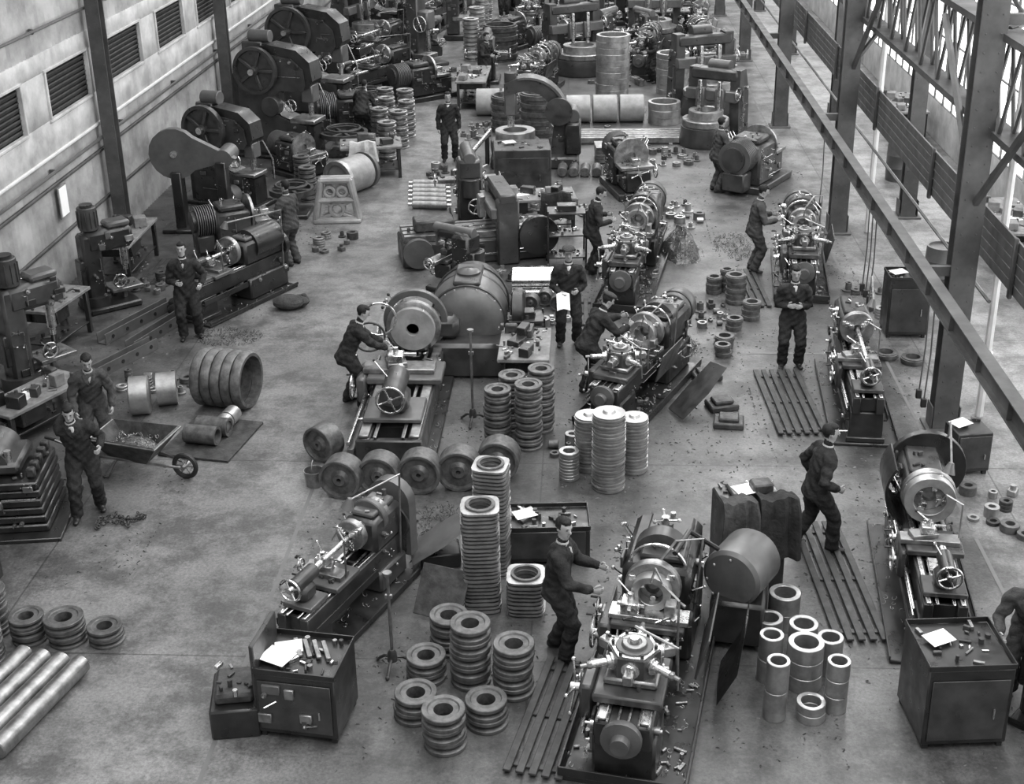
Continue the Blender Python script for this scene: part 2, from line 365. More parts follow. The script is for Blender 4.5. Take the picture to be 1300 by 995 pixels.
def lathe(L=2.6,W=.46,cz=1.08,R=.24,P=DK,P_=P2,work=.0,hl=None,cover=0,tray=True):
    b=B(); x0=-L/2;x1=L/2; hl=hl or .3*L; hx=x1-hl; bz=cz-.34
    if tray:
        b.box(0,0,0,L*1.02,W*1.9,.05,DK)
        for sy in (-1,1): b.box(0,sy*W*.95,.05,L*1.02,.02,.05,DK,.003)
    b.box(x0+.25,0,.05,.42,W*.95,bz-.3,P); b.box(x0+.25,0,.05,.5,W*1.1,.08,P)
    b.box(x1-hl*.5,0,.05,hl*.98,W*1.15,bz-.3,P,.03); b.box(x1-hl*.5,W*.58,.2,hl*.7,.03,bz-.55,P_,.01)
    b.box((x0+hx)/2,0,.35,(hx-x0)*.9,W*1.2,.035,DK,.005)
    for sy in (-1,1): b.box((x0+hx)/2,sy*W*.6,.37,(hx-x0)*.9,.015,.09,DK,.003)
    for sy in (-1,1):
        b.box(x0+(L)/2,sy*W*.33,bz-.26,L,.11,.26,P,.01); b.box(x0+L/2,sy*W*.33,bz,L,.05,.03,ST,.008); b.box(x0+L/2,sy*W*.16,bz,L,.03,.02,ST,.008)
    k=x0+.1
    while k<hx: b.box(k,0,bz-.24,.04,W*.6,.2,P,.005); k+=.3
    b.box(hx+hl*.5,0,bz,hl,W*.98,.44,P,.05); b.box(hx+hl*.5,0,bz+.44,hl*.8,W*.7,.07,P_,.03)
    if cover==1: b.rev((hx+hl*.25,0,bz+.3),(1,0,0),[(0,.1),(.02,W*.6),(hl*.7,W*.6),(hl*.74,W*.5)],P,26)
    if cover==2:
        for i,r in enumerate((.24,.2,.16)): b.ccyl((hx+hl*(.3+.18*i),0,cz+.02),(hx+hl*(.44+.18*i),0,cz+.02),r,SD if i%2 else P3,24)
        b.prism([(.0+.29*cos(a),.29*sin(a)) for a in [pi*i/10 for i in range(11)]]+[(-.29,-.7),(.29,-.7)],(x1+.12,0,cz),(0,1,0),(0,0,1),(1,0,0),.16,P_)
    b.cyl((hx+hl,0,cz-.02),(x1+.1,0,cz-.02),.075,SD,14)
    b.ccyl((x1,-.05,bz+.1),(x1+.11,-.05,bz+.1),.24,P,24); b.box(x1+.055,-.05,.25,.11,.36,bz-.1,P,.03)
    for i in range(4): b.lever((hx+hl*(.18+.2*i),W*.5,bz+.2+.06*(i%2)),(jit(.6),.5,.8),.19)
    for i in range(3): b.cyl((hx+hl*(.25+.22*i),W*.49,bz+.13),(hx+hl*(.25+.22*i),W*.53,bz+.13),.05,ST,12)
    b.box(hx+hl*.4,W*.5,bz+.3,.2,.01,.1,SD,.002)
    clutter(b,hx+.1,x1-.1,-W*.25,W*.25,bz+.51,6)
    b.cyl((hx,0,cz),(hx-.07,0,cz),.09,ST,16); chuck(b,hx-.06,cz,R,-1,3 if R<.3 else 4,work if work else None)
    cx=hx-.24-(hx-x0)*.3
    b.box(cx,0,bz+.03,.5,W*1.15,.07,P_,.012); b.box(cx,W*.62,bz-.3,.46,.1,.36,P_,.03)
    b.box(cx-.02,.05,bz+.1,.19,W*1.2,.06,SD,.006); b.box(cx,.12,bz+.16,.17,.3,.05,SD,.006,rz=.3)
    b.box(cx,.08,bz+.21,.15,.15,.1,ST,.01); b.cyl((cx,.08,bz+.31),(cx,.08,bz+.37),.03,ST,8); b.lever((cx,.08,bz+.36),(.5,.7,.35),.17)
    for i in range(4): b.cyl((cx+.05*cos(i*1.57+.8),.08+.05*sin(i*1.57+.8),bz+.3),(cx+.05*cos(i*1.57+.8),.08+.05*sin(i*1.57+.8),bz+.35),.012,ST,6)
    b.box(cx+.06,.0,bz+.25,.03,.26,.03,ST,.004)
    b.wheel((cx-.12,W*.62+.11,bz-.1),(0,1,0),.13); b.wheel((cx,W*.62+.12,bz+.12),(0,1,0),.07,rim=.01,sp=1); b.lever((cx+.14,W*.68,bz-.1),(.3,.6,.7),.16)
    b.lever((cx+.05,W*.68,bz-.2),(0,.6,.8),.12)
    b.cyl((x0+.1,W*.56,bz-.14),(hx+.1,W*.56,bz-.14),.018,ST,8); b.cyl((x0+.1,W*.56,bz-.22),(hx+.1,W*.56,bz-.22),.014,ST,8)
    tx=x0+.28
    b.box(tx,0,bz+.03,.36,W*.85,.06,P_,.01); b.box(tx,0,bz+.08,.26,W*.42,.2,P,.05)
    b.ccyl((tx-.2,0,cz),(tx+.2,0,cz),.085,P,18); b.cyl((tx+.2,0,cz),(tx+.33,0,cz),.045,ST,14); b.cyl((tx+.33,0,cz),(tx+.42,0,cz),.035,ST,10,.002)
    b.wheel((tx-.27,0,cz),(-1,0,0),.13); b.lever((tx+.08,.05,cz+.07),(.1,.5,.8),.15)
    if not work: b.cyl((tx+.4,0,cz),(hx-.2,0,cz),.035,ST,12)
    b.tube([(cx,-W*.5,bz+.1),(cx,-W*.5,cz+.25),(cx+.08,-.1,cz+.32),(cx+.1,0,cz+.15)],.012,SD,6)
    b.tube([(x1-.1,-W*.5,.3),(x1-.1,-W*.6,cz+.5),(cx+.3,-.15,cz+.6)],.014,SD,6); b.cyl((cx+.3,-.15,cz+.62),(cx+.27,-.12,cz+.5),.03,P3,12,.08)
    b.greeb(hx+.05,x1-.05,bz,bz+.42,W*.49,1,10); b.greeb(hx+.05,x1-.05,.25,bz-.1,W*.59,1,6); b.greeb(x0+.1,x0+.45,.15,bz-.3,W*.49,1,4); b.greeb(cx-.2,cx+.2,bz-.25,bz,W*.67,1,4); b.greeb(hx+.05,x1-.05,.2,bz+.3,-W*.5,-1,6)
    clutter(b,x0+.4,hx-.1,-W*.4,W*.4,.4,14,SWF); curls(b,x0+.4,hx,-W*.5,W*.5,.4,40); curls(b,x0,x1,-W*.9,W*.9,.05,50); clutter(b,cx-.2,cx+.2,-W*.5,W*.1,bz+.1,6); b.box(x0+.75,.0,bz+.035,.26,.2,.02,ST,.004)
    return b
def turret_lathe(L=3.0,W=.5,cz=1.08,R=.26,P=DK,drum=True):
    b=B(); x0=-L/2;x1=L/2;hl=.36*L;hx=x1-hl;bz=cz-.36
    b.box(0,0,0,L*1.02,W*2.0,.06,DK,.01)
    for sy in (-1,1): b.box(0,sy*W,.06,L*1.02,.025,.1,DK,.004)
    b.box(-.51*L,0,.06,.025,W*2,.1,DK,.004)
    b.box(x0+.35,0,.06,.6,W*1.0,bz-.3,P,.03); b.box(x1-hl*.5,0,.06,hl,W*1.3,bz-.2,P,.04)
    b.box(-.1*L,0,bz-.28,L*.82,W*.9,.28,P,.02)
    for sy in (-1,1): b.box(-.12*L,sy*W*.34,bz,L*.76,.09,.035,ST,.01)
    b.box(hx+hl*.5,0,bz-.05,hl,W*1.2,.5,P,.06); b.box(hx+hl*.5,-.05,bz+.45,hl*.8,W*.8,.08,P2,.03)
    b.rev((hx+.02,0,cz),(-1,0,0),[(0,.2),(.05,.2),(.08,.13),(.12,.12)],SD,22)
    b.rev((hx+.3,0,cz+.02),(1,0,0),[(0,.2),(.02,.3),(.22,.3),(.25,.2)],P2,26)
    b.torus((hx+.12,0,cz),(1,0,0),.31,.02,ST,28,6)
    chuck(b,hx-.08,cz,R,-1,3,R*.7)
    if drum:
        b.rev((x1+.02,0,cz-.1),(1,0,0),[(0,.1),(.01,.28),(.05,.31),(.36,.31),(.4,.28),(.43,.17),(.43,.0)],P3,30)
        b.ring((x1+.1,0,cz-.1),(1,0,0),.335,.3,.05,P2,30)
    b.cyl((hx+hl*.6,0,bz+.52),(hx+hl*.6,0,bz+.62),.09,P2,16); b.star((hx+hl*.6,0,bz+.64),(0,0,1),.16,3)
    for i in range(5): b.lever((hx+hl*(.15+.17*i),W*.6,bz+.2+.1*(i%2)),(jit(.7),.6,.9),.22,ball=.026)
    for i in range(4): b.cyl((hx+hl*(.2+.2*i),W*.59,bz+.06),(hx+hl*(.2+.2*i),W*.65,bz+.06),.055,ST,12)
    cx=hx-.42
    b.box(cx,0,bz+.035,.4,W*1.25,.08,P2,.015); b.box(cx,0,bz+.115,.24,W*1.35,.06,ST,.006)
    b.box(cx,.2,bz+.175,.2,.2,.13,ST,.012); b.cyl((cx,.2,bz+.3),(cx,.2,bz+.38),.035,ST,10); b.lever((cx,.2,bz+.37),(.6,.8,.4),.22)
    b.box(cx,-.22,bz+.175,.16,.12,.15,SD,.01)
    for i in range(4): b.box(cx+.1*cos(i*pi/2),.2+.1*sin(i*pi/2),bz+.22,.09,.04,.04,ST,.004,rz=i*pi/2)
    b.box(cx,W*.72,bz-.3,.46,.14,.4,P2,.03); b.wheel((cx-.1,W*.72+.13,bz-.08),(0,1,0),.17); b.wheel((cx+.12,W*.72+.12,bz+.08),(0,1,0),.1,rim=.012)
    b.lever((cx+.2,W*.8,bz-.1),(.3,.7,.5),.18)
    tx=x0+.62
    b.box(tx-.05,0,bz+.035,.75,W*1.1,.1,P2,.02); b.box(tx,0,bz+.135,.5,W*.85,.08,SD,.02)
    hexr=.26
    hz=[(hexr*cos(pi/6+i*pi/3),hexr*sin(pi/6+i*pi/3)) for i in range(6)]
    b.prism(hz,(tx,0,bz+.325),(1,0,0),(0,1,0),(0,0,1),.22,P2)
    b.prism([(x*.94,y*.94) for x,y in hz],(tx,0,bz+.445),(1,0,0),(0,1,0),(0,0,1),.02,ST)
    b.rev((tx,0,bz+.45),(0,0,1),[(0,.19),(.02,.18),(.02,.13),(.05,.12),(.05,.08)],P3,22); b.ring((tx,0,bz+.457),(0,0,1),.12,.07,.05,SD,20); b.cyl((tx,0,bz+.457),(tx,0,bz+.55),.045,ST,12)
    for i in range(6): b.cyl((tx+.21*cos(i*pi/3+.52),.21*sin(i*pi/3+.52),bz+.45),(tx+.21*cos(i*pi/3+.52),.21*sin(i*pi/3+.52),bz+.49),.018,BK,7)
    b.lever((tx,0,bz+.53),(-.4,.9,.3),.26)
    for i in range(6):
        th=i*pi/3; d=V((cos(th),sin(th),0)); c=V((tx,0,bz+.33))+d*.22
        b.rev(c,d,[(0,.09),(.03,.09),(.035,.065),(.07,.065),(.07,.0)],ST,14)
        if i%2==0: b.cyl(c+d*.05,c+d*.24,.04,ST,10); b.cyl(c+d*.2,c+d*.34,.022,SD,8); b.sph(c+d*.24,.045,SD,8)
        else: b.box(c.x+d.x*.12,c.y+d.y*.12,bz+.27,.16,.1,.11,SD,.012,rz=th); b.cyl(c+d*.12+V((0,0,.04)),c+d*.12+V((0,0,.12)),.02,ST,7)
    b.box(tx-.05,W*.68,bz-.28,.5,.14,.4,P2,.03); b.star((tx-.1,W*.68+.14,bz-.05),(0,1,0),.28,4); b.wheel((tx+.14,W*.68+.12,bz-.1),(0,1,0),.1,rim=.012)
    b.cyl((x0+.1,W*.66,bz-.2),(hx,W*.66,bz-.2),.02,ST,8); b.cyl((x0+.1,W*.66,bz-.28),(hx,W*.66,bz-.28),.016,ST,8)
    b.cyl((x0-.1,0,bz-.1),(x0+.3,0,bz-.1),.07,SD,14); b.rev((x0-.02,.0,bz-.12),(-1,0,0),[(0,.18),(.04,.2),(.1,.2),(.12,.1),(.2,.09),(.2,0)],P3,22)
    for i in range(6): b.cyl((x0-.04,.0+.1*(i-2.5),bz+.02),(x0+.3,.1*(i-2.5),bz+.02),.014,ST,7)
    b.tube([(tx+.4,-W*.6,bz),(tx+.4,-W*.6,cz+.4),(tx+.5,-.2,cz+.5),(cx,-.05,cz+.35),(cx+.05,0,cz+.15)],.014,SD,6)
    b.tube([(tx,-W*.7,bz),(tx-.1,-W*.7,cz+.2),(tx,0,cz+.32)],.014,SD,6); b.tube([(hx+.2,-W*.6,.2),(hx+.2,-W*.75,cz+.4),(hx,-.2,cz+.45),(hx-.2,0,cz+.2)],.016,SD,6)
    b.box(cx-.1,-W*1.0,bz-.2,.9,.02,.5,P2,.004,rx=.25)
    b.greeb(hx+.05,x1-.05,bz,bz+.42,W*.6,1,16); b.greeb(hx+.05,x1-.05,.2,bz-.1,W*.65,1,10); b.greeb(x0+.1,x0+.6,.15,bz-.1,W*.5,1,10); b.greeb(cx-.2,cx+.2,bz-.3,bz+.05,W*.79,1,8); b.greeb(tx-.25,tx+.2,bz-.3,bz+.1,W*.75,1,8); b.greeb(hx+.05,x1-.05,.2,bz+.3,-W*.62,-1,10); b.greeb(x0+.1,hx,bz-.25,bz,-W*.45,-1,8)
    clutter(b,cx-.2,cx+.2,-W*.6,W*.6,bz+.175,10); clutter(b,tx-.4,tx+.3,-W*.5,W*.5,bz+.13,12)
    clutter(b,x0+.2,hx-.1,-W*.9,W*.9,.06,40,SWF); clutter(b,hx+.1,x1-.1,-.15,.15,bz+.53,5); curls(b,x0,hx+.2,-W*.95,W*.95,.06,120); curls(b,cx-.4,cx+.4,-W*.4,W*.4,bz+.05,30)
    return b
def big_lathe():
    b=B(); P=P2
    b.box(1.9,0,0,3.2,1.25,.08,DK,.02)
    for sy in (-1,1):
        b.box(2.05,sy*.36,.08,3.3,.2,.42,P,.02); b.box(2.05,sy*.36,.5,3.3,.14,.05,SD,.012); b.box(2.05,sy*.2,.5,3.3,.05,.03,SD,.008)
    for i in range(7): b.box(.55+i*.45,0,.12,.1,.55,.3,P,.01)
    b.box(.42,0,.08,.1,.95,.4,P,.02)
    b.box(2.0,.56,.22,3.1,.1,.08,P3,.01); b.cyl((.5,.6,.36),(3.6,.6,.36),.03,ST,10); b.cyl((.5,.6,.28),(3.6,.6,.28),.02,ST,10)
    cz=.95
    b.box(1.15,0,.55,.75,.85,.08,P3,.02); b.box(1.15,0,.63,.55,.42,.28,P,.08); b.ccyl((.8,0,cz),(1.6,0,cz),.17,P,24,.03); b.cyl((1.6,0,cz),(1.8,0,cz),.09,ST,16); b.cyl((1.8,0,cz),(1.95,0,cz),.07,ST,12,.005)
    b.wheel((.7,0,cz),(-1,0,0),.2,rim=.018); b.lever((1.2,.1,1.1),(.2,.6,.7),.3)
    b.box(2.45,0,.55,.7,1.15,.1,P3,.02); b.box(2.45,.1,.65,.35,1.1,.08,SD,.01); b.box(2.45,.15,.73,.3,.3,.08,SD,.01,rz=.3); b.box(2.45,.15,.81,.24,.24,.12,ST,.012); b.box(2.55,.05,.84,.05,.4,.05,ST,.005)
    b.cyl((2.45,.15,.93),(2.45,.15,1.02),.04,ST,10); b.lever((2.45,.15,1.0),(.5,.6,.3),.25)
    b.box(2.45,.66,.22,.65,.16,.42,P3,.04); b.wheel((2.25,.82,.45),(0,1,0),.18); b.wheel((2.6,.8,.7),(0,1,0),.12,rim=.012); b.star((2.7,.8,.4),(0,1,0),.15)
    b.box(4.5,-.5,0,1.9,1.9,.6,P,.06); b.box(4.2,-.15,.6,1.0,1.1,.4,P,.1)
    b.cyl((3.5,0,cz),(3.9,0,cz),.17,SD,22)
    b.rev((3.55,0,cz),(-1,0,0),[(0,.3),(.02,.42),(.03,.44),(.1,.44),(.115,.42),(.115,.14),(.05,.13),(.05,0)],SD,36)
    for i in range(4):
        th=i*pi/2+.5; b.box(3.4,.3*cos(th),cz+.3*sin(th)-.05,.1,.1,.1,ST,.01)
    b.ring((3.43,0,cz),(-1,0,0),.36,.1,.1,P4,32)
    b.ring((3.72,.0,cz),(1,0,0),.52,.42,.1,P3,40); b.torus((3.15,.5,1.2),(1,0.2,0),.27,.018,ST,30,6); b.torus((2.9,.62,1.0),(1,0.2,0),.24,.018,IR,30,6)
    b.rev((3.95,-.8,.75),(1,0,0),[(0,.3),(.04,.5),(.14,.6),(.7,.66),(1.3,.6),(1.4,.5),(1.46,.3),(1.46,0)],P3,36)
    for x in (4.2,4.75,5.2): b.torus((x,-.8,.75),(1,0,0),.645 if x==4.75 else .62,.025,P2,36,6)
    for i in range(9):
        a=.35+i*.3; b.sph((4.12,-.8+.6*cos(a),.75+.6*sin(a)),.02,SD,7)
    b.box(4.65,-.8,1.36,.9,.45,.08,P2,.04); b.rev((4.65,-.8,1.4),(0,0,1),[(0,.2),(.07,.2),(.1,.15),(.12,0)],P2,24)
    b.rev((5.45,-.8,.8),(1,0,0),[(0,.25),(.02,.5),(.14,.52),(.16,.42),(.16,.1)],IR,30)
    b.rev((4.5,-1.5,.8),(0,-1,0),[(0,.2),(.04,.36),(.2,.36),(.24,.3),(.24,0)],DK,28)
    for i in range(4): b.lever((3.9+.25*i,.42,.85),(jit(.4),.5,.9),.28,ball=.03)
    for i in range(3): b.cyl((4.0+.3*i,.4,.8),(4.0+.3*i,.46,.8),.07,ST,12)
    b.wheel((3.75,.62,.65),(0,1,0),.2); b.box(4.4,.5,.2,.9,.06,.35,P3,.02)
    b.greeb(3.6,5.2,.15,.9,.46,1,18); b.greeb(.6,3.4,.12,.45,.47,1,14); b.greeb(3.7,5.3,.1,.5,-1.46,-1,8)
    clutter(b,.5,3.2,-.3,.3,.1,24,SWF); clutter(b,2.9,3.3,-.5,.5,.55,10); curls(b,.4,3.4,-.6,.6,.08,120)
    return b
def c_press(h=2.4,P=DK,wheel_r=.6):
    b=B()
    prof=[(-.9,0),(1.0,0),(1.0,.75),(.55,.85),(.25,.95),(.05,1.15),(.05,1.4),(.3,1.6),(.95,1.6),(1.05,1.75),(1.0,2.15),(.7,2.4),(0,2.5),(-.5,2.35),(-.9,1.8)]
    k=h/2.5; prof=[(x*k,z*k) for x,z in prof]
    b.prism(prof,(0,0,0),(1,0,0),(0,0,1),(0,1,0),.5*k,P)
    for sy in (-1,1):
        b.prism([(x*.84,z*.88+.1*k) for x,z in prof],(0,sy*.27*k,0),(1,0,0),(0,0,1),(0,1,0),.05,P2)
    b.box(0,0,0,2.3*k,.9*k,.1,P,.03); b.box(.85*k,0,1.25*k,.28*k,.36*k,.4*k,P3,.03); b.cyl((.85*k,0,.95*k),(.85*k,0,1.3*k),.07,ST,12)
    b.box(.75*k,0,.8*k,.6*k,.6*k,.1*k,SD,.02)
    b.rev((-.25*k,-.3*k,1.95*k),(0,-1,0),[(0,.15),(.02,wheel_r-.08),(.02,wheel_r),(.16,wheel_r),(.16,wheel_r-.08),(.08,wheel_r-.1),(.08,.12),(.2,.12),(.2,0)],P2,34)
    for i in range(5):
        th=i*2*pi/5; b.box(-.25*k+wheel_r*.5*cos(th),-.3*k-.1,1.95*k+wheel_r*.5*sin(th)-.04,wheel_r*.7,.1,.08,P2,.01,ry=-th)
    b.rev((-.4*k,.3*k,1.35*k),(0,1,0),[(0,.15),(.02,wheel_r*.8),(.14,wheel_r*.8),(.14,.1),(.2,.1),(.2,0)],P,30)
    b.cyl((-.25*k,-.6*k,1.95*k),(-.25*k,.6*k,1.95*k),.08,ST,14); b.box(-.5*k,.2,2.2*k,.5*k,.35*k,.3*k,P2,.03)
    b.ccyl((-.6*k,.2,2.6*k),(-.1*k,.2,2.6*k),.16,P3,18)
    b.ccyl((.5*k,-.4,.4*k),(.5*k,-.7,.4*k),.25*k,P3,22); b.ccyl((.1*k,-.5*k,1.2*k),(.1*k,-.25*k,1.2*k),.22*k,P2,22)
    b.tube([(.95*k,.3,1.6*k),(1.1*k,.45,1.1*k),(1.1*k,.45,.6*k)],.02,ST,6); b.wheel((.5*k,-.3*k,1.2*k),(0,-1,0),.16)
    b.greeb(-.8*k,.9*k,.2*k,.8*k,-.3*k,-1,12); b.greeb(-.6*k,.8*k,1.7*k,2.2*k,-.3*k,-1,10)
    return b
def drill_press(h=2.0,P=P2):
    b=B()
    b.box(0,0,0,1.0,.7,.12,P,.03); b.box(-.25,0,.12,.36,.36,h*.75,P,.05); b.cyl((-.25,0,.1),(-.25,0,.3),.3,P,20)
    b.box(.1,0,h*.62,.9,.4,.42,P,.08); b.box(.3,0,h*.62+.4,.45,.34,.12,P3,.05)
    b.ccyl((-.2,0,h*.62+.42),(-.2,0,h*.62+.85),.17,P2,20)
    for i in range(12):
        a=i*pi/6; b.box(-.2+.175*cos(a),.175*sin(a),h*.62+.48,.03,.012,.3,P2,.002,rz=a)
    b.cyl((-.2,0,h*.62+.85),(-.2,0,h*.62+.9),.12,DK,16)
    b.cyl((.38,0,h*.42),(.38,0,h*.64),.07,ST,14); b.cyl((.38,0,h*.36),(.38,0,h*.42),.045,ST,12); b.cyl((.38,0,h*.3),(.38,0,h*.36),.014,SD,8)
    b.box(.3,0,h*.34-.3,.6,.5,.07,SD,.01); b.box(0.0,0,h*.34-.42,.3,.2,.16,P,.03); b.cyl((.3,0,.1),(.3,0,h*.34-.3),.05,SD,12)
    b.wheel((.1,.28,h*.7),(0,1,0),.19); b.star((.42,.24,h*.66),(0,1,0),.22,3); b.wheel((.15,-.28,h*.3),(0,-1,0),.12)
    b.box(.3,.0,h*.34-.23,.22,.16,.1,IR,.02); b.lever((.3,.1,h*.34-.18),(0,1,.1),.2); b.box(-.45,0,.5,.1,.3,.5,DK,.02)
    clutter(b,.1,.5,-.2,.2,h*.34-.23,5)
    for sy in (-1,1): b.greeb(-.2,.5,h*.64,h*.8,sy*.2,sy,8); b.greeb(-.38,-.12,.2,h*.6,sy*.18,sy,6)
    return b
def knee_mill(P=P2):
    b=B(); b.box(0,0,0,1.2,.8,.12,P,.03); b.box(-.35,0,.12,.5,.55,1.35,P,.06); b.ccyl((-.6,0,1.5),(.5,0,1.5),.13,P3,18); b.box(-.1,0,1.32,.9,.36,.2,P,.05)
    b.box(.2,0,.3,.5,.45,.4,P,.04); b.box(.22,0,.7,.4,.5,.1,P3,.02); b.box(.22,0,.8,.3,1.3,.09,SD,.01); b.box(.2,0,.89,.2,.3,.14,IR,.02)
    b.cyl((-.1,0,1.15),(.45,0,1.15),.045,ST,12); b.rev((.15,0,1.15),(1,0,0),[(0,.1),(.01,.13),(.06,.13),(.07,.1)],ST,20); b.box(.45,0,1.05,.08,.12,.5,P3,.02)
    b.wheel((.5,.15,.5),(1,0,0),.14); b.wheel((.22,.72,.84),(0,1,0),.13); b.wheel((.22,-.72,.84),(0,-1,0),.13); b.ccyl((-.65,0,.7),(-.65,0,1.1),.2,P2,18); b.box(-.62,0,.2,.25,.5,.9,DK,.03)
    clutter(b,.1,.35,-.6,.6,.89,8)
    for sy in (-1,1): b.greeb(-.55,-.15,.25,1.3,sy*.28,sy,9)
    return b
def arch_mill():
    b=B(); P=P2
    outer=[];inner=[]
    for i in range(13):
        a=-.15+i*(pi*.62)/12
        outer.append((-.2+1.05*cos(a)*1.0,1.15+1.05*sin(a))); inner.append((-.2+.68*cos(a),1.15+.72*sin(a)))
    poly=[(.85,0)]+outer+[(-.75,2.05),(-.75,1.75)]+inner[::-1]+[(.35,0)]
    b.prism(poly,(0,0,0),(1,0,0),(0,0,1),(0,1,0),.42,P)
    b.prism([(x*.985+.01,z*1.01) for x,z in outer]+[(x,z) for x,z in [(p[0]*.93,p[1]*.985) for p in outer[::-1]]],(0,0,0),(1,0,0),(0,0,1),(0,1,0),.52,P3)
    b.box(0,0,0,2.2,1.2,.3,P,.05); b.rev((-.5,0,.3),(0,0,1),[(0,.6),(.1,.62),(.3,.62),(.32,.6),(.32,0)],P3,34); b.ring((-.5,0,.62),(0,0,1),.5,.3,.25,RG,30)
    b.box(-.6,0,1.25,.3,.4,.75,P3,.04); b.cyl((-.6,0,.95),(-.6,0,1.3),.09,ST,14); b.ccyl((-.6,0,2.0),(-.6,0,2.3),.15,P2,16)
    b.wheel((-.6,.3,1.6),(0,1,0),.2); b.wheel((.6,.35,1.0),(0,1,0),.22); b.box(.95,0,.3,.4,.8,.8,DK,.05); b.ccyl((.95,-.2,1.25),(.95,.4,1.25),.17,P3,18)
    b.rev((.6,-.3,1.4),(0,-1,0),[(0,.1),(.02,.34),(.12,.34),(.14,.1)],P2,26)
    b.greeb(-1,1,.05,.28,-.6,-1,12); b.greeb(.3,.8,.4,1.6,-.21,-1,12)
    return b
def boring_mill(h=2.2,P=P2,R=.75):
    b=B(); b.rev((0,0,0),(0,0,1),[(0,R*1.1),(.08,R*1.15),(.5,R*1.05),(.52,R)],P,34); b.rev((0,0,.52),(0,0,1),[(0,R),(.02,R*1.03),(.16,R*1.03),(.18,R),(.18,0)],SD,34)
    b.ring((0,0,.7),(0,0,1),R*.75,R*.5,.22,RG,32)
    for sy in (-1,1): b.prism([(-.5,0),(-1.1,0),(-1.0,h*.7),(-.8,h),(-.45,h),(-.4,h*.6)],(0,sy*R*1.0,0),(1,0,0),(0,0,1),(0,1,0),.26,P); b.greeb(-.95,-.5,.3,h*.9,sy*(R+.13),sy,12)
    b.box(-.6,0,h*.84,.4,R*2.2,.3,P,.05); b.box(-.35,0,h*.58,.25,R*2.4,.28,P3,.02)
    for y in (-.25,.3): b.box(-.18,y,h*.5,.16,.24,.5,P3,.02); b.box(-.12,y,h*.42,.09,.09,h*.45,ST,.01)
    b.ccyl((-.8,-.3,h+.0),(-.8,.3,h+.0),.18,P2,18); b.wheel((-.3,R*1.25,h*.7),(0,1,0),.16); b.wheel((.3,R*1.2,.35),(0,1,0),.18)
    return b
def gear_machine(P=DK):
    b=B(); b.box(0,0,0,1.7,1.0,.15,P,.02); b.box(-.35,0,.15,.8,.8,.85,P,.05); b.box(-.35,0,1.0,.6,.6,.14,P2,.04); b.box(.4,0,.15,.7,.6,.5,P,.04); b.box(.4,0,.65,.5,.8,.08,SD,.01)
    b.rev((.05,0,.85),(1,0,0),[(0,.3),(.02,.42),(.08,.42),(.08,.1),(.02,.1)],SD,30)
    for i in range(9): b.rev((-.75-.05*i,0,.8),(-1,0,0),[(0,.1),(0,.36),(.02,.36),(.02,.1)],P3,26)
    b.cyl((-.7,0,.8),(-1.25,0,.8),.25,P2,22); b.box(-1.0,0,.1,.4,.5,.4,P,.03)
    b.box(.45,0,.73,.2,.2,.16,ST,.012); b.wheel((.4,.5,.55),(0,1,0),.16); b.wheel((-.2,.45,.9),(0,1,0),.12); b.star((.8,0,.6),(1,0,0),.2)
    for i in range(4): b.lever((-.6+.15*i,.4,.95),(jit(.5),.6,.8),.2)
    for sy in (-1,1): b.greeb(-.7,0,.2,.95,sy*.4,sy,12); b.greeb(.1,.7,.2,.6,sy*.3,sy,7)
    clutter(b,.1,.7,-.35,.35,.73,10); clutter(b,-.6,-.1,-.25,.25,1.14,5)
    return b
def workbench(L=2.0,W=.8,h=.85,n=25,drawers=True):
    b=B(); b.box(0,0,h-.06,L,W,.06,WD,.01)
    for sx in (-1,1):
        for sy in (-1,1): b.box(sx*(L/2-.08),sy*(W/2-.08),0,.08,.08,h-.06,DK,.008)
    b.box(0,0,.2,L*.95,W*.85,.03,DK,.005)
    if drawers: b.box(-L*.2,0,h-.3,L*.3,W*.9,.24,DK,.01); b.cyl((-L*.2-.04,W*.46,h-.18),(-L*.2+.04,W*.46,h-.18),.012,ST,6)
    b.box(L*.35,W*.3,h,.12,.2,.14,IR,.02); b.box(L*.35,W*.48,h+.04,.1,.06,.1,IR,.01); b.lever((L*.35-.08,W*.55,h+.06),(1,0,0),.16,ball=.01)
    clutter(b,-L*.46,L*.46,-W*.42,W*.42,h,n); clutter(b,-L*.4,L*.4,-W*.35,W*.35,.23,n//2)
    for i in range(4): b.box(random.uniform(-L*.4,L*.3),jit(W*.3),h,random.uniform(.15,.35),random.uniform(.12,.25),random.uniform(.08,.25),random.choice([DK,P2,IR,WD]),.01,rz=jit(.5))
    b.box(-L*.1,0,h+.002,.3,.22,.004,PAP,.001,rz=.3)
    return b
def tool_cabinet(w=.8,d=.6,h=.95,P=DK,tray=True,n=18):
    b=B(); b.box(0,0,.06,w,d,h-.06,P,.012)
    for sx in (-1,1):
        for sy in (-1,1): b.box(sx*(w/2-.05),sy*(d/2-.05),0,.06,.06,.08,BK,.005)
    b.box(0,d/2+.01,.12,w*.9,.015,h*.5,P2,.005); b.box(0,d/2+.01,h*.66,w*.9,.015,h*.22,P2,.005); b.cyl((-.06,d/2+.03,h*.78),(.06,d/2+.03,h*.78),.01,ST,6)
    b.box(0,-d/2-.01,.12,w*.9,.015,h*.75,P2,.005); b.cyl((w*.3,-d/2-.03,h*.4),(w*.3,-d/2-.03,h*.52),.01,ST,6)
    if tray:
        for sy in (-1,1): b.box(0,sy*d/2,h,w,.015,.06,P,.003)
        for sx in (-1,1): b.box(sx*w/2,0,h,.015,d,.06,P,.003)
    clutter(b,-w*.4,w*.4,-d*.4,d*.4,h,n); b.box(-w*.22,d*.1,h+.05,.28,.2,.004,PAP,.001,rz=.4,rx=.06)
    return b
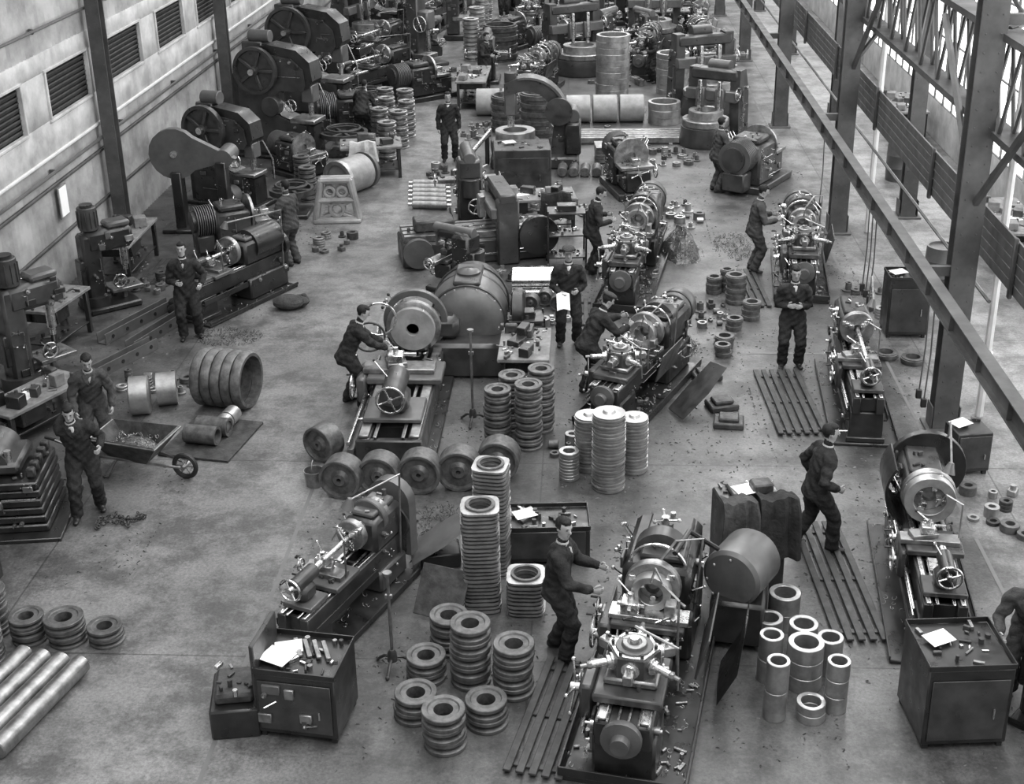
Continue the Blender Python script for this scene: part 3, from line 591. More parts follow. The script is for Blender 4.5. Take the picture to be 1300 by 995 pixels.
def shelf_cart(w=.7,d=.5,h=1.1):
    b=B()
    for sx in (-1,1):
        for sy in (-1,1): b.box(sx*w/2,sy*d/2,0.08,.035,.035,h,DK,.004); b.cyl((sx*w/2-.02,sy*d/2,.06),(sx*w/2+.02,sy*d/2,.06),.06,BK,12)
    for z in (.2,.65,h): b.box(0,0,z,w,d,.03,P2,.004); clutter(b,-w*.4,w*.4,-d*.4,d*.4,z+.03,14)
    b.box(0,0,h+.03,w*.5,d*.5,.12,DK,.01)
    return b
def pulley_stack(n,R,h=.14,mt=None,tilt=.012,hole=.45):
    b=B(); z=0; mt=mt or RD
    for i in range(n):
        x,y=jit(tilt),jit(tilt); R_=R*random.uniform(.98,1.02)
        b.rev((x,y,z),(0,0,1),[(0,R_*hole),(0,R_*.97),(h*.05,R_),(h*.28,R_),(h*.34,R_*.95),(h*.42,R_*.72),(h*.58,R_*.72),(h*.66,R_*.95),(h*.72,R_),(h*.95,R_),(h,R_*.97),(h,R_*.75),(h*.9,R_*.7),(h*.9,R_*hole)],mt,26,True); z+=h*1.01
    return b
def ring_stack(n,R,r,h,mt=None,tilt=.008,rib=False,gap=.002,lid=False):
    b=B(); z=0; mt=mt or RG
    for i in range(n):
        x,y=jit(tilt),jit(tilt)
        if rib: b.rev((x,y,z),(0,0,1),[(0,r),(0,R*.93),(h*.3,R*.93),(h*.35,R),(h*.8,R),(h*.85,R*.93),(h,R*.93),(h,r)],mt,28,True)
        else: b.ring((x,y,z),(0,0,1),R,r,h,mt,28,.005)
        z+=h+gap
    if lid: b.rev((0,0,z),(0,0,1),[(0,R*.96),(.015,R*.96),(.02,R*.4),(.05,R*.3),(.05,0)],mt,26)
    return b
def square_stack(n,S,h,r):
    b=B(); z=0
    for i in range(n):
        x,y,a=jit(.008),jit(.008),jit(.03); k=28; vs=[];fs=[]
        t=h*.5
        def sq(th):
            c,s_=cos(th),sin(th); p=5.0; q=(abs(c)**p+abs(s_)**p)**(-1/p); return S/2*q
        rings=[]
        for (zz,f) in ((z,0),(z+t,0),(z+t,1),(z,1)):
            base=len(vs)
            for j in range(k):
                th=2*pi*j/k+pi/4; rr=r if f else sq(th)
                vs.append((x+rr*cos(th+a),y+rr*sin(th+a),zz))
            rings.append(base)
        for q in range(4):
            A=rings[q];C=rings[(q+1)%4]
            for j in range(k): jj=(j+1)%k; fs.append((A+j,A+jj,C+jj,C+j))
        b.add(vs,fs,RG); b.ring((x,y,z+t),(0,0,1),S*.4,r,h-t,RD,28,.004); z+=h
    return b
def steel_wheel(R,w,mt=None,hub=.3):
    b=B(); mt=mt or RD
    b.rev((-w/2,0,R),(1,0,0),[(0,R*hub*.4),(0,R*hub),(.02,R*hub),(w*.2,R*.45),(w*.2,R*.8),(0,R*.86),(0,R*.97),(.01,R),(w-.01,R),(w,R*.97),(w,R*.86),(w*.8,R*.8),(w*.8,R*.45),(w-.02,R*hub),(w,R*hub),(w,R*hub*.4)],mt,36,True)
    return b
def duckboard(L=2.0,n=5,w=.1,gap=.06):
    b=B(); W=n*w+(n-1)*gap
    for i in range(n): b.box(-W/2+w/2+i*(w+gap),0,.03,w,L,.03,WD2,.005)
    for y in (-L*.42,0,L*.42): b.box(0,y,0,W,.07,.03,WD2,.004)
    return b
def slab_machine():
    b=B()
    for i in range(6): b.box(jit(.01),jit(.01),.06+i*.13,1.5-.02*i,1.1,.11,DK,.02)
    b.box(0,0,0,1.9,1.5,.06,DK,.01)
    b.box(-.1,0,.86,1.1,.8,.18,P2,.05)
    pts=[(.45*cos(a),.28*sin(a)) for a in [pi*i/12 for i in range(13)]]
    b.prism(pts,(-.15,0,1.02),(1,0,0),(0,0,1),(0,1,0),.75,P2)
    for i in range(5): b.box(.6,-.4+.2*i,.84,.12,.1,.14,IR,.02)
    b.box(-.55,.1,1.02,.35,.4,.22,P3,.03); b.cyl((.3,-.3,1.04),(.3,-.3,1.2),.05,ST,10); clutter(b,.2,.7,-.45,.45,.84,8)
    b.greeb(-.6,.7,.1,.8,-.55,-1,14)
    return b
def bracket_casting():
    b=B()
    def plate(y):
        for a,c in (((-.45,0),(-.3,.85)),((-.3,.85),(.3,.85)),((.3,.85),(.45,0)),((.45,0),(-.45,0)),((-.38,.42),(.38,.42))):
            A=V((a[0],y,a[1]+.06));C=V((c[0],y,c[1]+.06)); b.loft([A,C],[(.07,.07)]*2,P4,(0,1,0),8)
        b.torus((0,y,.28),(0,1,0),.14,.045,P4,22,6)
        for x in (-.13,.13): b.torus((x,y,.66),(0,1,0),.1,.035,P4,18,6)
        for d in ((-1,1),(1,1),(-1,-1),(1,-1)): b.tube([(.12*d[0],y,.28+.1*d[1]),(.34*d[0],y,.28+.2*d[1])],.04,P4,6)
    plate(-.08);plate(.08)
    b.box(0,0,0,1.0,.4,.08,P4,.02)
    return b
def stand_pole(h=1.3):
    b=B(); b.cyl((0,0,.12),(0,0,h),.018,SD,8); b.rev((0,0,.1),(0,0,1),[(0,.06),(.1,.05),(.14,.03)],IR,14)
    for i in range(3):
        a=i*2*pi/3+.4; b.tube([(0,0,.14),(.12*cos(a),.12*sin(a),.11),(.23*cos(a),.23*sin(a),.02)],.018,IR,6); b.sph((.23*cos(a),.23*sin(a),.025),.025,IR,8)
    b.cyl((0,0,h),(0,0,h+.03),.05,SD,10); b.box(0,0,h*.75,.08,.03,.05,SD,.004)
    return b
def wheelbarrow():
    b=B()
    top=[(-.55,-.33,.62),(.5,-.38,.6),(.5,.38,.6),(-.55,.33,.62)]; bot=[(-.3,-.2,.3),(.25,-.22,.28),(.25,.22,.28),(-.3,.2,.3)]
    vs=[V(p) for p in top+bot]; c=V((0,0,.5)); inn=[c+(p-c)*.94+V((0,0,.03)) for p in vs]
    fs=[(4,5,6,7)]+[(i,(i+1)%4,4+(i+1)%4,4+i) for i in range(4)]
    fi=[(12,15,14,13)]+[(8+i,12+i,12+(i+1)%4,8+(i+1)%4) for i in range(4)]; rim=[(i,8+i,8+(i+1)%4,(i+1)%4) for i in range(4)]
    b.add(vs+inn,fs+fi+rim,IR); b.tube(top+[top[0]],.014,SD,6)
    for s in (-1,1):
        b.tube([(-1.15,s*.3,.55),(-.55,s*.28,.36),(.3,s*.16,.26),(.72,s*.07,.2)],.02,SD,7); b.tube([(-.45,s*.25,.34),(-.5,s*.27,.02),(-.35,s*.27,.02),(-.2,s*.22,.3)],.016,SD,6); b.cyl((-1.25,s*.3,.57),(-1.1,s*.3,.545),.024,BK,8)
    b.torus((.72,0,.2),(0,1,0),.165,.035,BK,24,8); b.cyl((.72,-.09,.2),(.72,.09,.2),.035,SD,10)
    for i in range(6): a=i*pi/3; b.tube([(.72,0,.2),(.72+.15*cos(a),0,.2+.15*sin(a))],.01,SD,5)
    b.sph((-.03,0,.43),.28,CHIP,12,(1.2,.8,.35)); curls(b,-.35,.3,-.2,.2,.5,60)
    return b
def chain_pile():
    b=B(); p=V((0,0,.02)); a=0
    for i in range(56):
        a+=jit(.7); q=p+V((cos(a)*.045,sin(a)*.03,0))
        if abs(q.x)>.33: a=pi-a; q=p+V((cos(a)*.045,sin(a)*.03,0))
        if abs(q.y)>.2: a=-a; q=p+V((cos(a)*.045,sin(a)*.03,0))
        p=q; ax=V((sin(a),-cos(a),.9 if i%2 else -.9)); b.torus((p.x,p.y,.03+.01*(i%3)),ax,.026,.009,IR,10,5)
    return b
def coat(b,x,y,z,w=.5,h=.7,mt=None):
    mt=mt or CLO; N=14;M=14; vs=[];fs=[]
    for t in (0,1):
        for i in range(N+1):
            for j in range(M+1):
                u=i/N-.5; v=j/M
                if v<.25: yy=.28-v*1.1; zz=.05+.03*sin(v*9)
                else: yy=0-.03*sin(u*14+v*3)-.05*v; zz=-(v-.25)*h*1.2
                ww=w*(1+.25*v)
                vs.append((x+u*ww,y+yy-.03*t-.02*sin(u*20),z+zz+.02*t*(v<.25)+.02*sin(u*9)))
        k=t*(N+1)*(M+1)
        for i in range(N):
            for j in range(M): a=k+i*(M+1)+j; fs.append((a,a+1,a+M+2,a+M+1))
    K=(N+1)*(M+1)
    for i in range(N):
        for j in (0,M): a=i*(M+1)+j; fs.append((a,a+M+1,a+M+1+K,a+K))
    for j in range(M):
        for i in (0,N): a=i*(M+1)+j; fs.append((a,a+1,a+1+K,a+K))
    b.add(vs,fs,mt)
def casting_batch(rx,ry,n,mx=.13):
    "assorted small hubs, flanges, gear blanks and brackets standing together on the floor"
    b=B(); pl=[]
    t=0
    while len(pl)<n and t<n*12:
        t+=1; r=random.uniform(.06,mx); x,y=jit(rx),jit(ry)
        if all((x-a)**2+(y-c)**2>(r+q)**2 for a,c,q in pl): pl.append((x,y,r))
    for x,y,r in pl:
        k=random.random(); m=random.choice([RD,RD,SD,IR,RG])
        if k<.3: b.ring((x,y,.001),(0,0,1),r,r*.5,r*random.uniform(.5,1.6),m,18,.004)
        elif k<.6: b.rev((x,y,0),(0,0,1),[(0,r*.3),(0,r),(.03,r),(.035,r*.55),(r*1.5,r*.5),(r*1.5,r*.3)],m,18,True)
        elif k<.8:
            for q in range(random.randint(2,4)): b.ring((x,y,.001+q*.05),(0,0,1),r,r*.45,.045,m,18,.004)
        elif k<.9: b.box(x,y,0,r*1.3,r,r*.8,m,.01,rz=random.uniform(0,3)); b.cyl((x,y,r*.8),(x,y,r*1.3),r*.35,m,12)
        else: b.ccyl((x-r*.6,y,r*.5),(x+r*.6,y,r*.5),r*.48,m,16)
    return b
# ---------------------------------------------------------------- people
def person(name,loc,yaw,lean=0.0,hr=None,hl=None,feet=((-.12,0),(.12,0)),hyaw=0,hpitch=0,cap=False,hair=None,cloth=None,paper=False,drop=0.0,sc=1.0,py=0.0,side_lean=0.0):
    b=B(); samples=[]
    cloth=cloth or CLO
    def S(p,q,r0,r1,lab,n=6):
        p=V(p);q=V(q)
        for i in range(n+1):
            t=i/n; samples.append((p.lerp(q,t),r0+(r1-r0)*t,lab))
    P=V((0,py,.93-drop)); s=V((sin(side_lean),sin(lean),cos(lean)*cos(side_lean))).normalized(); X=V((1,0,0))
    fw=V((0,cos(lean),-sin(lean)))
    q=lambda k:P+s*k
    b.loft([q(-.14),q(-.04),q(.12),q(.28),q(.41),q(.485),q(.53)],[(.195,.155),(.19,.15),(.17,.135),(.195,.14),(.2,.135),(.15,.1),(.078,.072)],cloth,X,18)
    S(q(-.12),q(.5),.15,.13,0,10)
    N=q(.52); hd=lean*.45+hpitch; hs=V((0,sin(hd),cos(hd))); Hc=N+s*.05+hs*.145
    b.loft([N-s*.03,Hc-hs*.06],[(.062,.062),(.055,.06)],SKN,X,12); S(N+s*.03,Hc-hs*.1,.055,.05,1)
    hf0=V((0,cos(hd),-sin(hd))); hx=(Matrix.Rotation(hyaw,3,hs)@X); hf=(Matrix.Rotation(hyaw,3,hs)@hf0)
    hp=lambda x,y,z:Hc+hx*x+hf*y+hs*z
    b.loft([hp(0,.055,-.115),hp(0,.04,-.095),hp(0,.015,-.05),hp(0,.002,0),hp(0,-.005,.045),hp(0,-.008,.08),hp(0,-.008,.1)],[(.026,.03),(.045,.052),(.064,.082),(.073,.096),(.073,.097),(.058,.08),(.03,.045)],SKN,hx,18)
    b.loft([hp(0,.092,.015),hp(0,.116,-.018),hp(0,.108,-.032)],[.010,.016,.013],SKN,hx,8)
    b.loft([hp(-.04,.082,.03),hp(0,.094,.03),hp(.04,.082,.03)],[.009,.010,.009],SKN,None,8)
    for sx in (-1,1): b.loft([hp(sx*.078,-.012,.012),hp(sx*.08,-.008,-.028)],[(.009,.022),(.008,.014)],SKN,hx,8)
    S(hp(0,.03,-.1),hp(0,0,.1),.07,.09,1)
    hands=[]
    for sx,T in ((1,hr),(-1,hl)):
        Sh=q(.43)+X*sx*.195
        if T is None: T=Sh+V((sx*.07,.05,-.63))
        T=V(T)
        d=T-Sh; Ln=d.length; U,Fo=.30,.335
        if Ln>U+Fo-.01: T=Sh+d.normalized()*(U+Fo-.012); d=T-Sh; Ln=d.length
        dn=d.normalized(); a_=(U*U-Fo*Fo+Ln*Ln)/(2*Ln); hgt=sqrt(max(U*U-a_*a_,0))
        pl=V((sx*.45,-.55,-.6))
        pl=(pl-dn*pl.dot(dn)).normalized(); E=Sh+dn*a_+pl*hgt
        wd=(T-E).normalized(); Wp=E+wd*.255
        b.loft([q(.43)+X*sx*.08,Sh+X*sx*-.01,Sh.lerp(E,.15),Sh.lerp(E,.6),E,E.lerp(Wp,.4),E.lerp(Wp,.93)],[.09,.088,.084,.072,.066,.058,.05],cloth,None,14)
        b.loft([E.lerp(Wp,.85),Wp+wd*.01],[.034,.03],SKN,None,10)
        S(Sh,E,.075,.06,0); S(E,E.lerp(Wp,.9),.06,.048,0); S(Wp,Wp+wd*.03,.03,.03,1,2)
        hands.append((sx,Wp,wd))
    for i,sx in enumerate((-1,1)):
        fx,fy=feet[i]; A=V((fx,fy,.09)); Hp=P+V((sx*.095,0,-.05)); d=A-Hp;Ln=d.length;U,Fo=.43,.42
        if Ln>U+Fo-.005: U*=Ln/(.85)*1.006;Fo*=Ln/(.85)*1.006
        a_=(U*U-Fo*Fo+Ln*Ln)/(2*Ln);hgt=sqrt(max(U*U-a_*a_,0)); dn=d.normalized(); pl=V((sx*.15,1,0)); pl=(pl-dn*pl.dot(dn)).normalized(); K=Hp+dn*a_+pl*hgt
        b.loft([Hp+V((0,0,.08)),Hp.lerp(K,.15),Hp.lerp(K,.6),K,K.lerp(A,.3),K.lerp(A,.8),A+V((0,0,.0))],[.105,.122,.104,.09,.088,.082,.088],cloth,None,16)
        S(Hp,K,.11,.09,0);S(K,A+V((0,0,.03)),.085,.08,0)
        t=V((sx*.22,1,0)).normalized()
        b.loft([A-t*.07+V((0,0,-.04)),A+V((0,0,-.035)),A+t*.1+V((0,0,-.05)),A+t*.17+V((0,0,-.055))],[(.038,.045),(.043,.052),(.046,.036),(.036,.028)],LEA,t.cross(V((0,0,1))),12)
        S(A-t*.07+V((0,0,-.06)),A+t*.18+V((0,0,-.06)),.035,.03,2)
    me=bpy.data.meshes.new('tmp'); me.from_pydata(b.v,[],b.f)
    bm=bmesh.new(); bm.from_mesh(me); bmesh.ops.recalc_face_normals(bm,faces=bm.faces); bm.to_mesh(me); bm.free()
    o=bpy.data.objects.new('tmp',me); bpy.context.scene.collection.objects.link(o)
    r=o.modifiers.new('r','REMESH'); r.mode='VOXEL'; r.voxel_size=.0115
    sm=o.modifiers.new('s','SMOOTH'); sm.factor=.5; sm.iterations=2
    dg=bpy.context.evaluated_depsgraph_get(); ev=o.evaluated_get(dg); m2=ev.to_mesh()
    b2=B(); vs=[v.co.copy() for v in m2.vertices]; ci=[b2.m(cloth),b2.m(SKN),b2.m(LEA)]
    hm=hair or HAIR; hidx=b2.m(hm)
    nr=[v.normal.copy() for v in m2.vertices]; ph=random.uniform(0,6)
    out=[]
    for v,nn in zip(vs,nr):
        if v.z>.12 and (v-Hc).length>.2 and min((v-h[1]).length for h in hands)>.06:
            f=.006*sin(v.z*34+ph+5*sin(v.x*9+ph)+4*sin(v.y*8))+.004*sin(v.z*61+v.x*40+ph)
            v=v+nn*f
        out.append(tuple(v))
    b2.v=out
    for p in m2.polygons:
        c=p.center; best=9;lab=0
        for (sp_,sr,sl) in samples:
            dd=(c-sp_).length-sr
            if dd<best: best=dd;lab=sl
        k_=ci[lab]
        if lab==1:      # scalp: hair where above the hairline
            r_=c-Hc; hy_=r_.dot(hf); hz_=r_.dot(hs)
            if hz_>.062 or (hz_>.0 and hy_<.025) or (hz_>-.06 and hy_<-.035): k_=hidx
        b2.f.append(tuple(p.vertices)); b2.mi.append(k_)
    ev.to_mesh_clear(); bpy.data.objects.remove(o); bpy.data.meshes.remove(me)
    b2.loft([N-s*.015,N+s*.035],[(.078,.075),(.068,.066)],SHIRT,X,14,False)
    b2.loft([q(.40)+fw*.122,q(.50)+fw*.075],[(.012,.012),(.045,.02)],SHIRT,X,8)
    for sx in (-1,1): b2.loft([q(.36)+fw*.137+X*sx*.015,q(.43)+fw*.12+X*sx*.05,q(.5)+fw*.06+X*sx*.075],[(.01,.008),(.03,.01),(.02,.012)],cloth,X,8)
    def ell(cx,cy,cz,rx,ry,rz,m,seg=14):
        n=8;vv=[];ff=[]
        for i in range(n+1):
            ph=pi*i/n
            for j in range(seg): th=2*pi*j/seg; vv.append(hp(cx+rx*sin(ph)*cos(th),cy+ry*sin(ph)*sin(th),cz+rz*cos(ph)))
        for i in range(n):
            for j in range(seg):
                k=(j+1)%seg; ff.append((i*seg+j,(i+1)*seg+j,(i+1)*seg+k,i*seg+k))
        b2.add(vv,ff,m)
    ell(0,-.030,.036,.080,.088,.086,hm); ell(0,.002,.078,.066,.082,.046,hm); ell(.018,.045,.088,.04,.035,.022,hm)
    for sx in (-1,1):
        ell(sx*.029,.087,.010,.010,.006,.005,EYE,8); ell(sx*.031,.094,.028,.016,.005,.003,hm,8)
    ell(0,.086,-.062,.020,.008,.004,LIP,8)
    if cap:
        ell(0,-.015,.088,.108,.128,.045,CLM,18); ell(0,.09,.068,.075,.06,.012,CLM,16)
    for sx,Wp,wd in hands:
        a,n_=frame(wd,(0,0,1) if abs(wd.z)<.8 else (0,1,0))
        nrm=wd.cross(a)*(1 if sx<0 else -1)
        b2.loft([Wp-wd*.01,Wp+wd*.03,Wp+wd*.085],[(.027,.02),(.038,.018),(.041,.014)],SKN,a,10)
        for k,(off,ln) in enumerate(((.03,.92),(.010,1.0),(-.010,.95),(-.030,.75))):
            p0=Wp+wd*.075+a*off; pts=[p0-wd*.02,p0]
            c=.0
            for seg_,cu in ((.038,.45),(.026,.75),(.02,.6)):
                c+=cu; dd=(wd*cos(c)+nrm*sin(c)); pts.append(pts[-1]+dd*seg_*ln)
            b2.loft(pts,[.0095,.0095,.009,.008,.007],SKN,a,7)
        t0=Wp+wd*.02+a*.028; b2.loft([t0,t0+(wd*.5+a*.8).normalized()*.035,t0+(wd*.5+a*.8).normalized()*.035+(wd*.8+a*.2+nrm*.5).normalized()*.04],[.014,.0115,.009],SKN,nrm,7)
        if paper and sx==paper:
            c=Wp+wd*.1; vv=[];ff=[]
            for i in range(5):
                for j in range(5):
                    u=i/4-.5;v=j/4-.2; vv.append(c+X*u*.22+V((0,.5,-.6)).normalized()*v*.3+V((0,0,.02*cos(u*5))))
            for i in range(4):
                for j in range(4): k=i*5+j; ff.append((k,k+1,k+6,k+5))
            b2.add(vv,ff,PAP)
    return b2.obj(name,(loc[0],loc[1],0),yaw,sc,ang=70)
# ================================================================= placement
W=lambda b,n,x,y,rz=0,sc=1.0,z=0,**k:b.obj(n,(x,y,z),radians(rz),sc,**k)
W(big_lathe(),'heavy_facing_lathe',-2.75,16.25,90)
W(turret_lathe(3.0,.55,1.1,.32),'turret_lathe',.85,19.25,66,.93)
t3=turret_lathe(3.2,.62,1.12,.3,drum=False)
t3.rev((.95,-.75,.85),(1,-.35,0),[(0,.1),(.01,.3),(.05,.34),(.6,.34),(.66,.3),(.7,.18),(.7,0)],P3,32); t3.box(1.25,-.85,.06,.8,.6,.55,DK,.04); t3.tube([(1.0,-.6,1.2),(.8,-.3,1.5),(.4,-.2,1.45)],.03,DK,8)
for i in range(8):
    a=i*pi/4; t3.sph((.93,-.745+.26*cos(a)*.94,.85+.26*sin(a)),.018,SD,6)
t3.loft([(.1,-.75,.1),(.15,-.95,.5),(.2,-1.0,.9)],[(.45,.015),(.5,.015),(.45,.015)],DK,(1,0,0),4)
W(t3,'turret_lathe',.68,11.85,79)
cc=B(); cc.box(0,0,0,.75,.6,1.15,DK,.02); cc.box(0,.1,1.15,.45,.3,.06,P2,.02); cc.box(-.02,.05,1.21,.32,.24,.01,PAP,.002,rz=.2); cc.box(.15,.05,1.15,.25,.2,.15,IR,.02); coat(cc,.25,-.35,1.16,.45,.75); coat(cc,-.22,-.35,1.16,.4,.4,CLM); clutter(cc,-.35,.35,.1,.28,1.15,12); W(cc,'coat_draped_cabinet',1.95,14.0,12)
W(lathe(2.1,.44,.92,.19,P2,P3,cover=2),'centre_lathe',-2.8,13.15,68)
l5=lathe(2.9,.55,1.12,.32,DK,P2,work=.3); l5.rev((.5,-.05,1.05),(1,0,0),[(0,.5),(0,.53),(.7,.53),(.7,.5)],DK,24,True,arc=(pi*.95,pi*1.7)); l5.ring((1.3,-.1,1.0),(1,0,0),.48,.1,.1,DK,30)
W(l5,'centre_lathe',4.02,13.75,84)
W(lathe(2.9,.5,1.1,.26,DK,P2),'centre_lathe',4.15,19.0,86)
W(turret_lathe(2.6,.5,1.1,.26,DK),'turret_lathe',4.1,24.6,84)
W(turret_lathe(3.7,.5,1.12,.3),'turret_lathe',.95,24.6,80)
W(gear_machine(),'gear_cutting_machine',1.0,30.6,-75)
W(gear_machine(P2),'gear_cutting_machine',4.0,31.2,60,1.1)
W(boring_mill(2.2),'vertical_boring_mill',3.5,38.4,-70)
W(boring_mill(1.9,P2,.6),'vertical_boring_mill',3.1,34.9,-120)
W(arch_mill(),'arched_boring_machine',-1.3,33.0,0)
W(tool_cabinet(1.3,1.0,1.2,P2,False,8),'control_cabinet',-1.5,30.2,5)
W(knee_mill(),'milling_machine',-2.6,28.4,100)
pb=B(); pb.box(0,0,0,3.0,1.0,.5,P2,.04); pb.box(0,0,.5,2.9,.8,.14,SD,.01)
for y in (-.25,0,.25): pb.box(0,y,.64,2.9,.04,.012,DK,.002)
for s_ in (-1,1): pb.box(.6,s_*.62,0,.45,.25,1.35,P2,.04)
pb.box(.6,0,1.25,.35,1.5,.2,P2,.03); pb.box(.35,0,.95,.2,1.4,.22,P3,.02); pb.box(.2,.1,.8,.15,.25,.45,SD,.02); pb.rev((1.2,-.7,.6),(0,-1,0),[(0,.1),(.01,.4),(.14,.4),(.15,.1)],DK,28); pb.rev((-1.2,-.55,.35),(0,-1,0),[(0,.1),(.01,.3),(.14,.3),(.15,.08)],P3,28)
pb.box(-.8,0,.65,.8,.5,.22,IR,.03); pb.wheel((.2,.75,.8),(0,1,0),.16); clutter(pb,-1.4,1.4,-.35,.35,.65,20); pb.greeb(-1.4,1.3,.1,.45,-.5,-1,18)
W(pb,'planing_machine',-2.3,25.9,14)
kb=workbench(1.9,.9,.8,30); coat(kb,.5,-.45,.82,.6,.5); W(kb,'workbench',-1.2,27.6,8)
W(shelf_cart(.75,.5,1.1),'shelf_trolley',-.4,25.4,5)
W(knee_mill(DK),'milling_machine',-2.5,23.9,150,.8)
W(workbench(1.3,.8,.85,50),'workbench',-.95,19.3,90)
W(shelf_cart(.6,.45,.75),'shelf_trolley',-1.0,20.6,5)
W(tool_cabinet(.7,.55,1.05,DK),'tool_cabinet',5.5,21.9,0)
W(tool_cabinet(.5,.45,.65,DK,False,3),'storage_box',5.3,16.9,10)
W(tool_cabinet(.85,.8,.95,DK),'tool_cabinet',3.75,11.35,5)
W(lathe(2.2,.5,1.0,.3,DK,P2),'centre_lathe',5.5,11.0,140)
for i,(x,y,n,L) in enumerate(((3.05,14.0,5,2.6),(3.15,19.0,6,2.3),(3.1,24.0,4,2.0),(-.3,11.3,5,1.9),(0.0,22.7,3,1.3))):
    W(duckboard(L,n,.08,.05),'duckboard',x,y,3 if i<3 else -12 if i==3 else 0)
W(c_press(2.3,DK,.55),'punching_press',-8.3,29.6,-20)
W(c_press(2.9,DK,.6),'punching_press',-8.0,33.9,-15)
W(c_press(3.1,DK,.7),'punching_press',-8.1,38.6,-15)
g=B(); g.prism([(.5*cos(a),.5*sin(a)) for a in [radians(40+i*20) for i in range(15)]]+[(1.2,-.1)],(0,0,1.55),(1,0,0),(0,0,1),(0,1,0),.16,P3); g.cyl((0,-.12,1.55),(0,.12,1.55),.07,ST,12); g.box(0,0,0,.2,.3,1.2,DK,.02); g.box(0,0,0,.7,.6,.08,DK,.02); g.box(.9,0,0,.2,.3,1.4,DK,.02); g.cyl((.95,-.1,1.45),(.95,.5,1.45),.18,P3,20)
W(g,'belt_drive_guard',-8.8,27.6,0,1.1)
W(drill_press(2.1),'pillar_drill',-8.9,19.4,50,1.05)
W(drill_press(1.8,DK),'pillar_drill',-8.9,23.0,40)
W(drill_press(1.9,DK),'pillar_drill',-9.2,16.3,30,.9)
W(workbench(1.3,.7,.85,25),'workbench',-9.2,21.2,80)
W(workbench(1.9,.8,.8,30),'workbench',-9.2,25.0,90)
W(lathe(2.4,.5,1.05,.26,DK,P3,cover=1,hl=1.1),'centre_lathe',-6.55,23.2,62)
W(slab_machine(),'surface_grinder',-7.75,15.2,8,.95)
W(gear_machine(P2),'gear_cutting_machine',-7.1,26.4,30,.9)
W(gear_machine(DK),'gear_cutting_machine',-7.0,31.9,-40,.85)
W(workbench(1.6,.7,.6,25),'workbench',-8.3,17.9,65)
W(bracket_casting(),'bracket_casting',-5.5,28.2,5,1.05)
d=B(); d.ccyl((0,-.3,.42),(0,.5,.42),.42,P4,30,.02); d.ring((0,-.42,.42),(0,1,0),.44,.34,.12,RG,30); d.ring((0,.55,.42),(0,1,0),.44,.34,.1,P3,30); W(d,'flanged_drum',-5.6,30.4,-30)
def spoked(R):
    b=B(); b.rev((0,0,.5),(0,0,1),[(0,R*.86),(0,R),(.12,R),(.12,R*.86)],IR,34,True); b.cyl((0,0,0),(0,0,.62),.12,IR,16); b.box(0,0,0,.8,.8,.1,DK,.02)
    for i in range(6): a=i*pi/3; b.box(R*.45*cos(a),R*.45*sin(a),.52,R*.9,.08,.07,IR,.01,rz=a)
    b.torus((0,0,.7),(0,0,1),R*.7,.03,IR,30,6); return b
W(spoked(.62),'spoked_wheel_casting',-6.3,33.9); W(spoked(.5),'spoked_wheel_casting',-6.6,28.7)
W(spoked(.5),'spoked_wheel_casting',-6.4,38.6)
W(pulley_stack(9,.2,.1,RD),'pulley_stack',-6.7,30.4); W(pulley_stack(8,.2,.1,RD),'pulley_stack',-6.45,29.8)
for k,(x,y) in enumerate(((-5.5,34.9),(-5.1,33.4),(-4.95,34.6),(-4.9,35.8),(-5.5,36.2),(-5.7,37.4),(-5.1,37.2))): W(pulley_stack(7,.24,.14,SD),'pulley_stack',x,y)
rk=workbench(1.5,1.0,.8,16); coat(rk,-.2,-.5,.84,.6,.4,SHIRT); W(rk,'workbench',-5.3,32.0,10)
c=B()
for i in range(5): c.rev((i*.17,0,.46),(1,0,0),[(0,.38),(0,.43),(.03,.46),(.12,.46),(.16,.43),(.16,.38)],RD,34,True)
W(c,'corrugated_ring_roll',-6.0,18.85,-12)
c=B()
c.rev((0,0,.3),(1,0,0),[(0,.0),(.01,.22),(.03,.3),(.3,.3),(.32,.27),(.32,0)],RG,28); c.rev((.42,.25,.26),(1,0,0),[(0,.12),(.0,.26),(.3,.26),(.3,.12)],RG,28,True)
W(c,'machined_hub',-7.05,18.4,15)
c=B(); c.box(0,0,0,1.1,1.3,.04,IR,.005)
for i in range(2): c.rev((-.3+.05*i,-.2+.3*i,.18),(1,0,0),[(0,.1),(0,.14),(.5,.14),(.5,.1)],RD,22,True); c.rev((.1,.35-.28*i,.17),(0,1,0),[(0,.08),(0,.13),(.25,.13),(.25,.08)],RG,22,True)
W(c,'bush_pallet',-5.55,17.55,-10)
W(wheelbarrow(),'wheelbarrow',-6.3,16.5,-12)
W(chain_pile(),'chain',-6.15,15.1)
def chan(L):
    b=B(); b.box(0,0,0,L,.02,.2,P3,.003); b.box(0,.09,0,L,.18,.02,P3,.003); b.box(0,.18,0,L,.02,.2,P3,.003)
    for i in range(5): b.cyl((-L*.4+i*L*.2,-.02,.1),(-L*.4+i*L*.2,.03,.1),.035,BK,10)
    return b
W(chan(1.9),'steel_channel',-8.0,22.0,68); W(chan(1.5),'steel_channel',-7.5,21.5,72); W(chan(1.7),'steel_channel',-7.75,20.2,65)
m=B(); m.box(0,0,0,1.2,1.5,.02,IR,.004); [m.box(-.5+.1*i,0,.02,.02,1.4,.01,IR,.001) for i in range(11)]; W(m,'floor_mat',-8.2,24.9)
s=B(); s.sph((0,0,.13),.25,CLM,14,(1.2,.9,.55)); s.sph((.2,.1,.12),.18,CLM,12,(1,1,.6)); s.sph((.27,.12,.2),.06,CLM,8); W(s,'sack',-5.5,22.9)
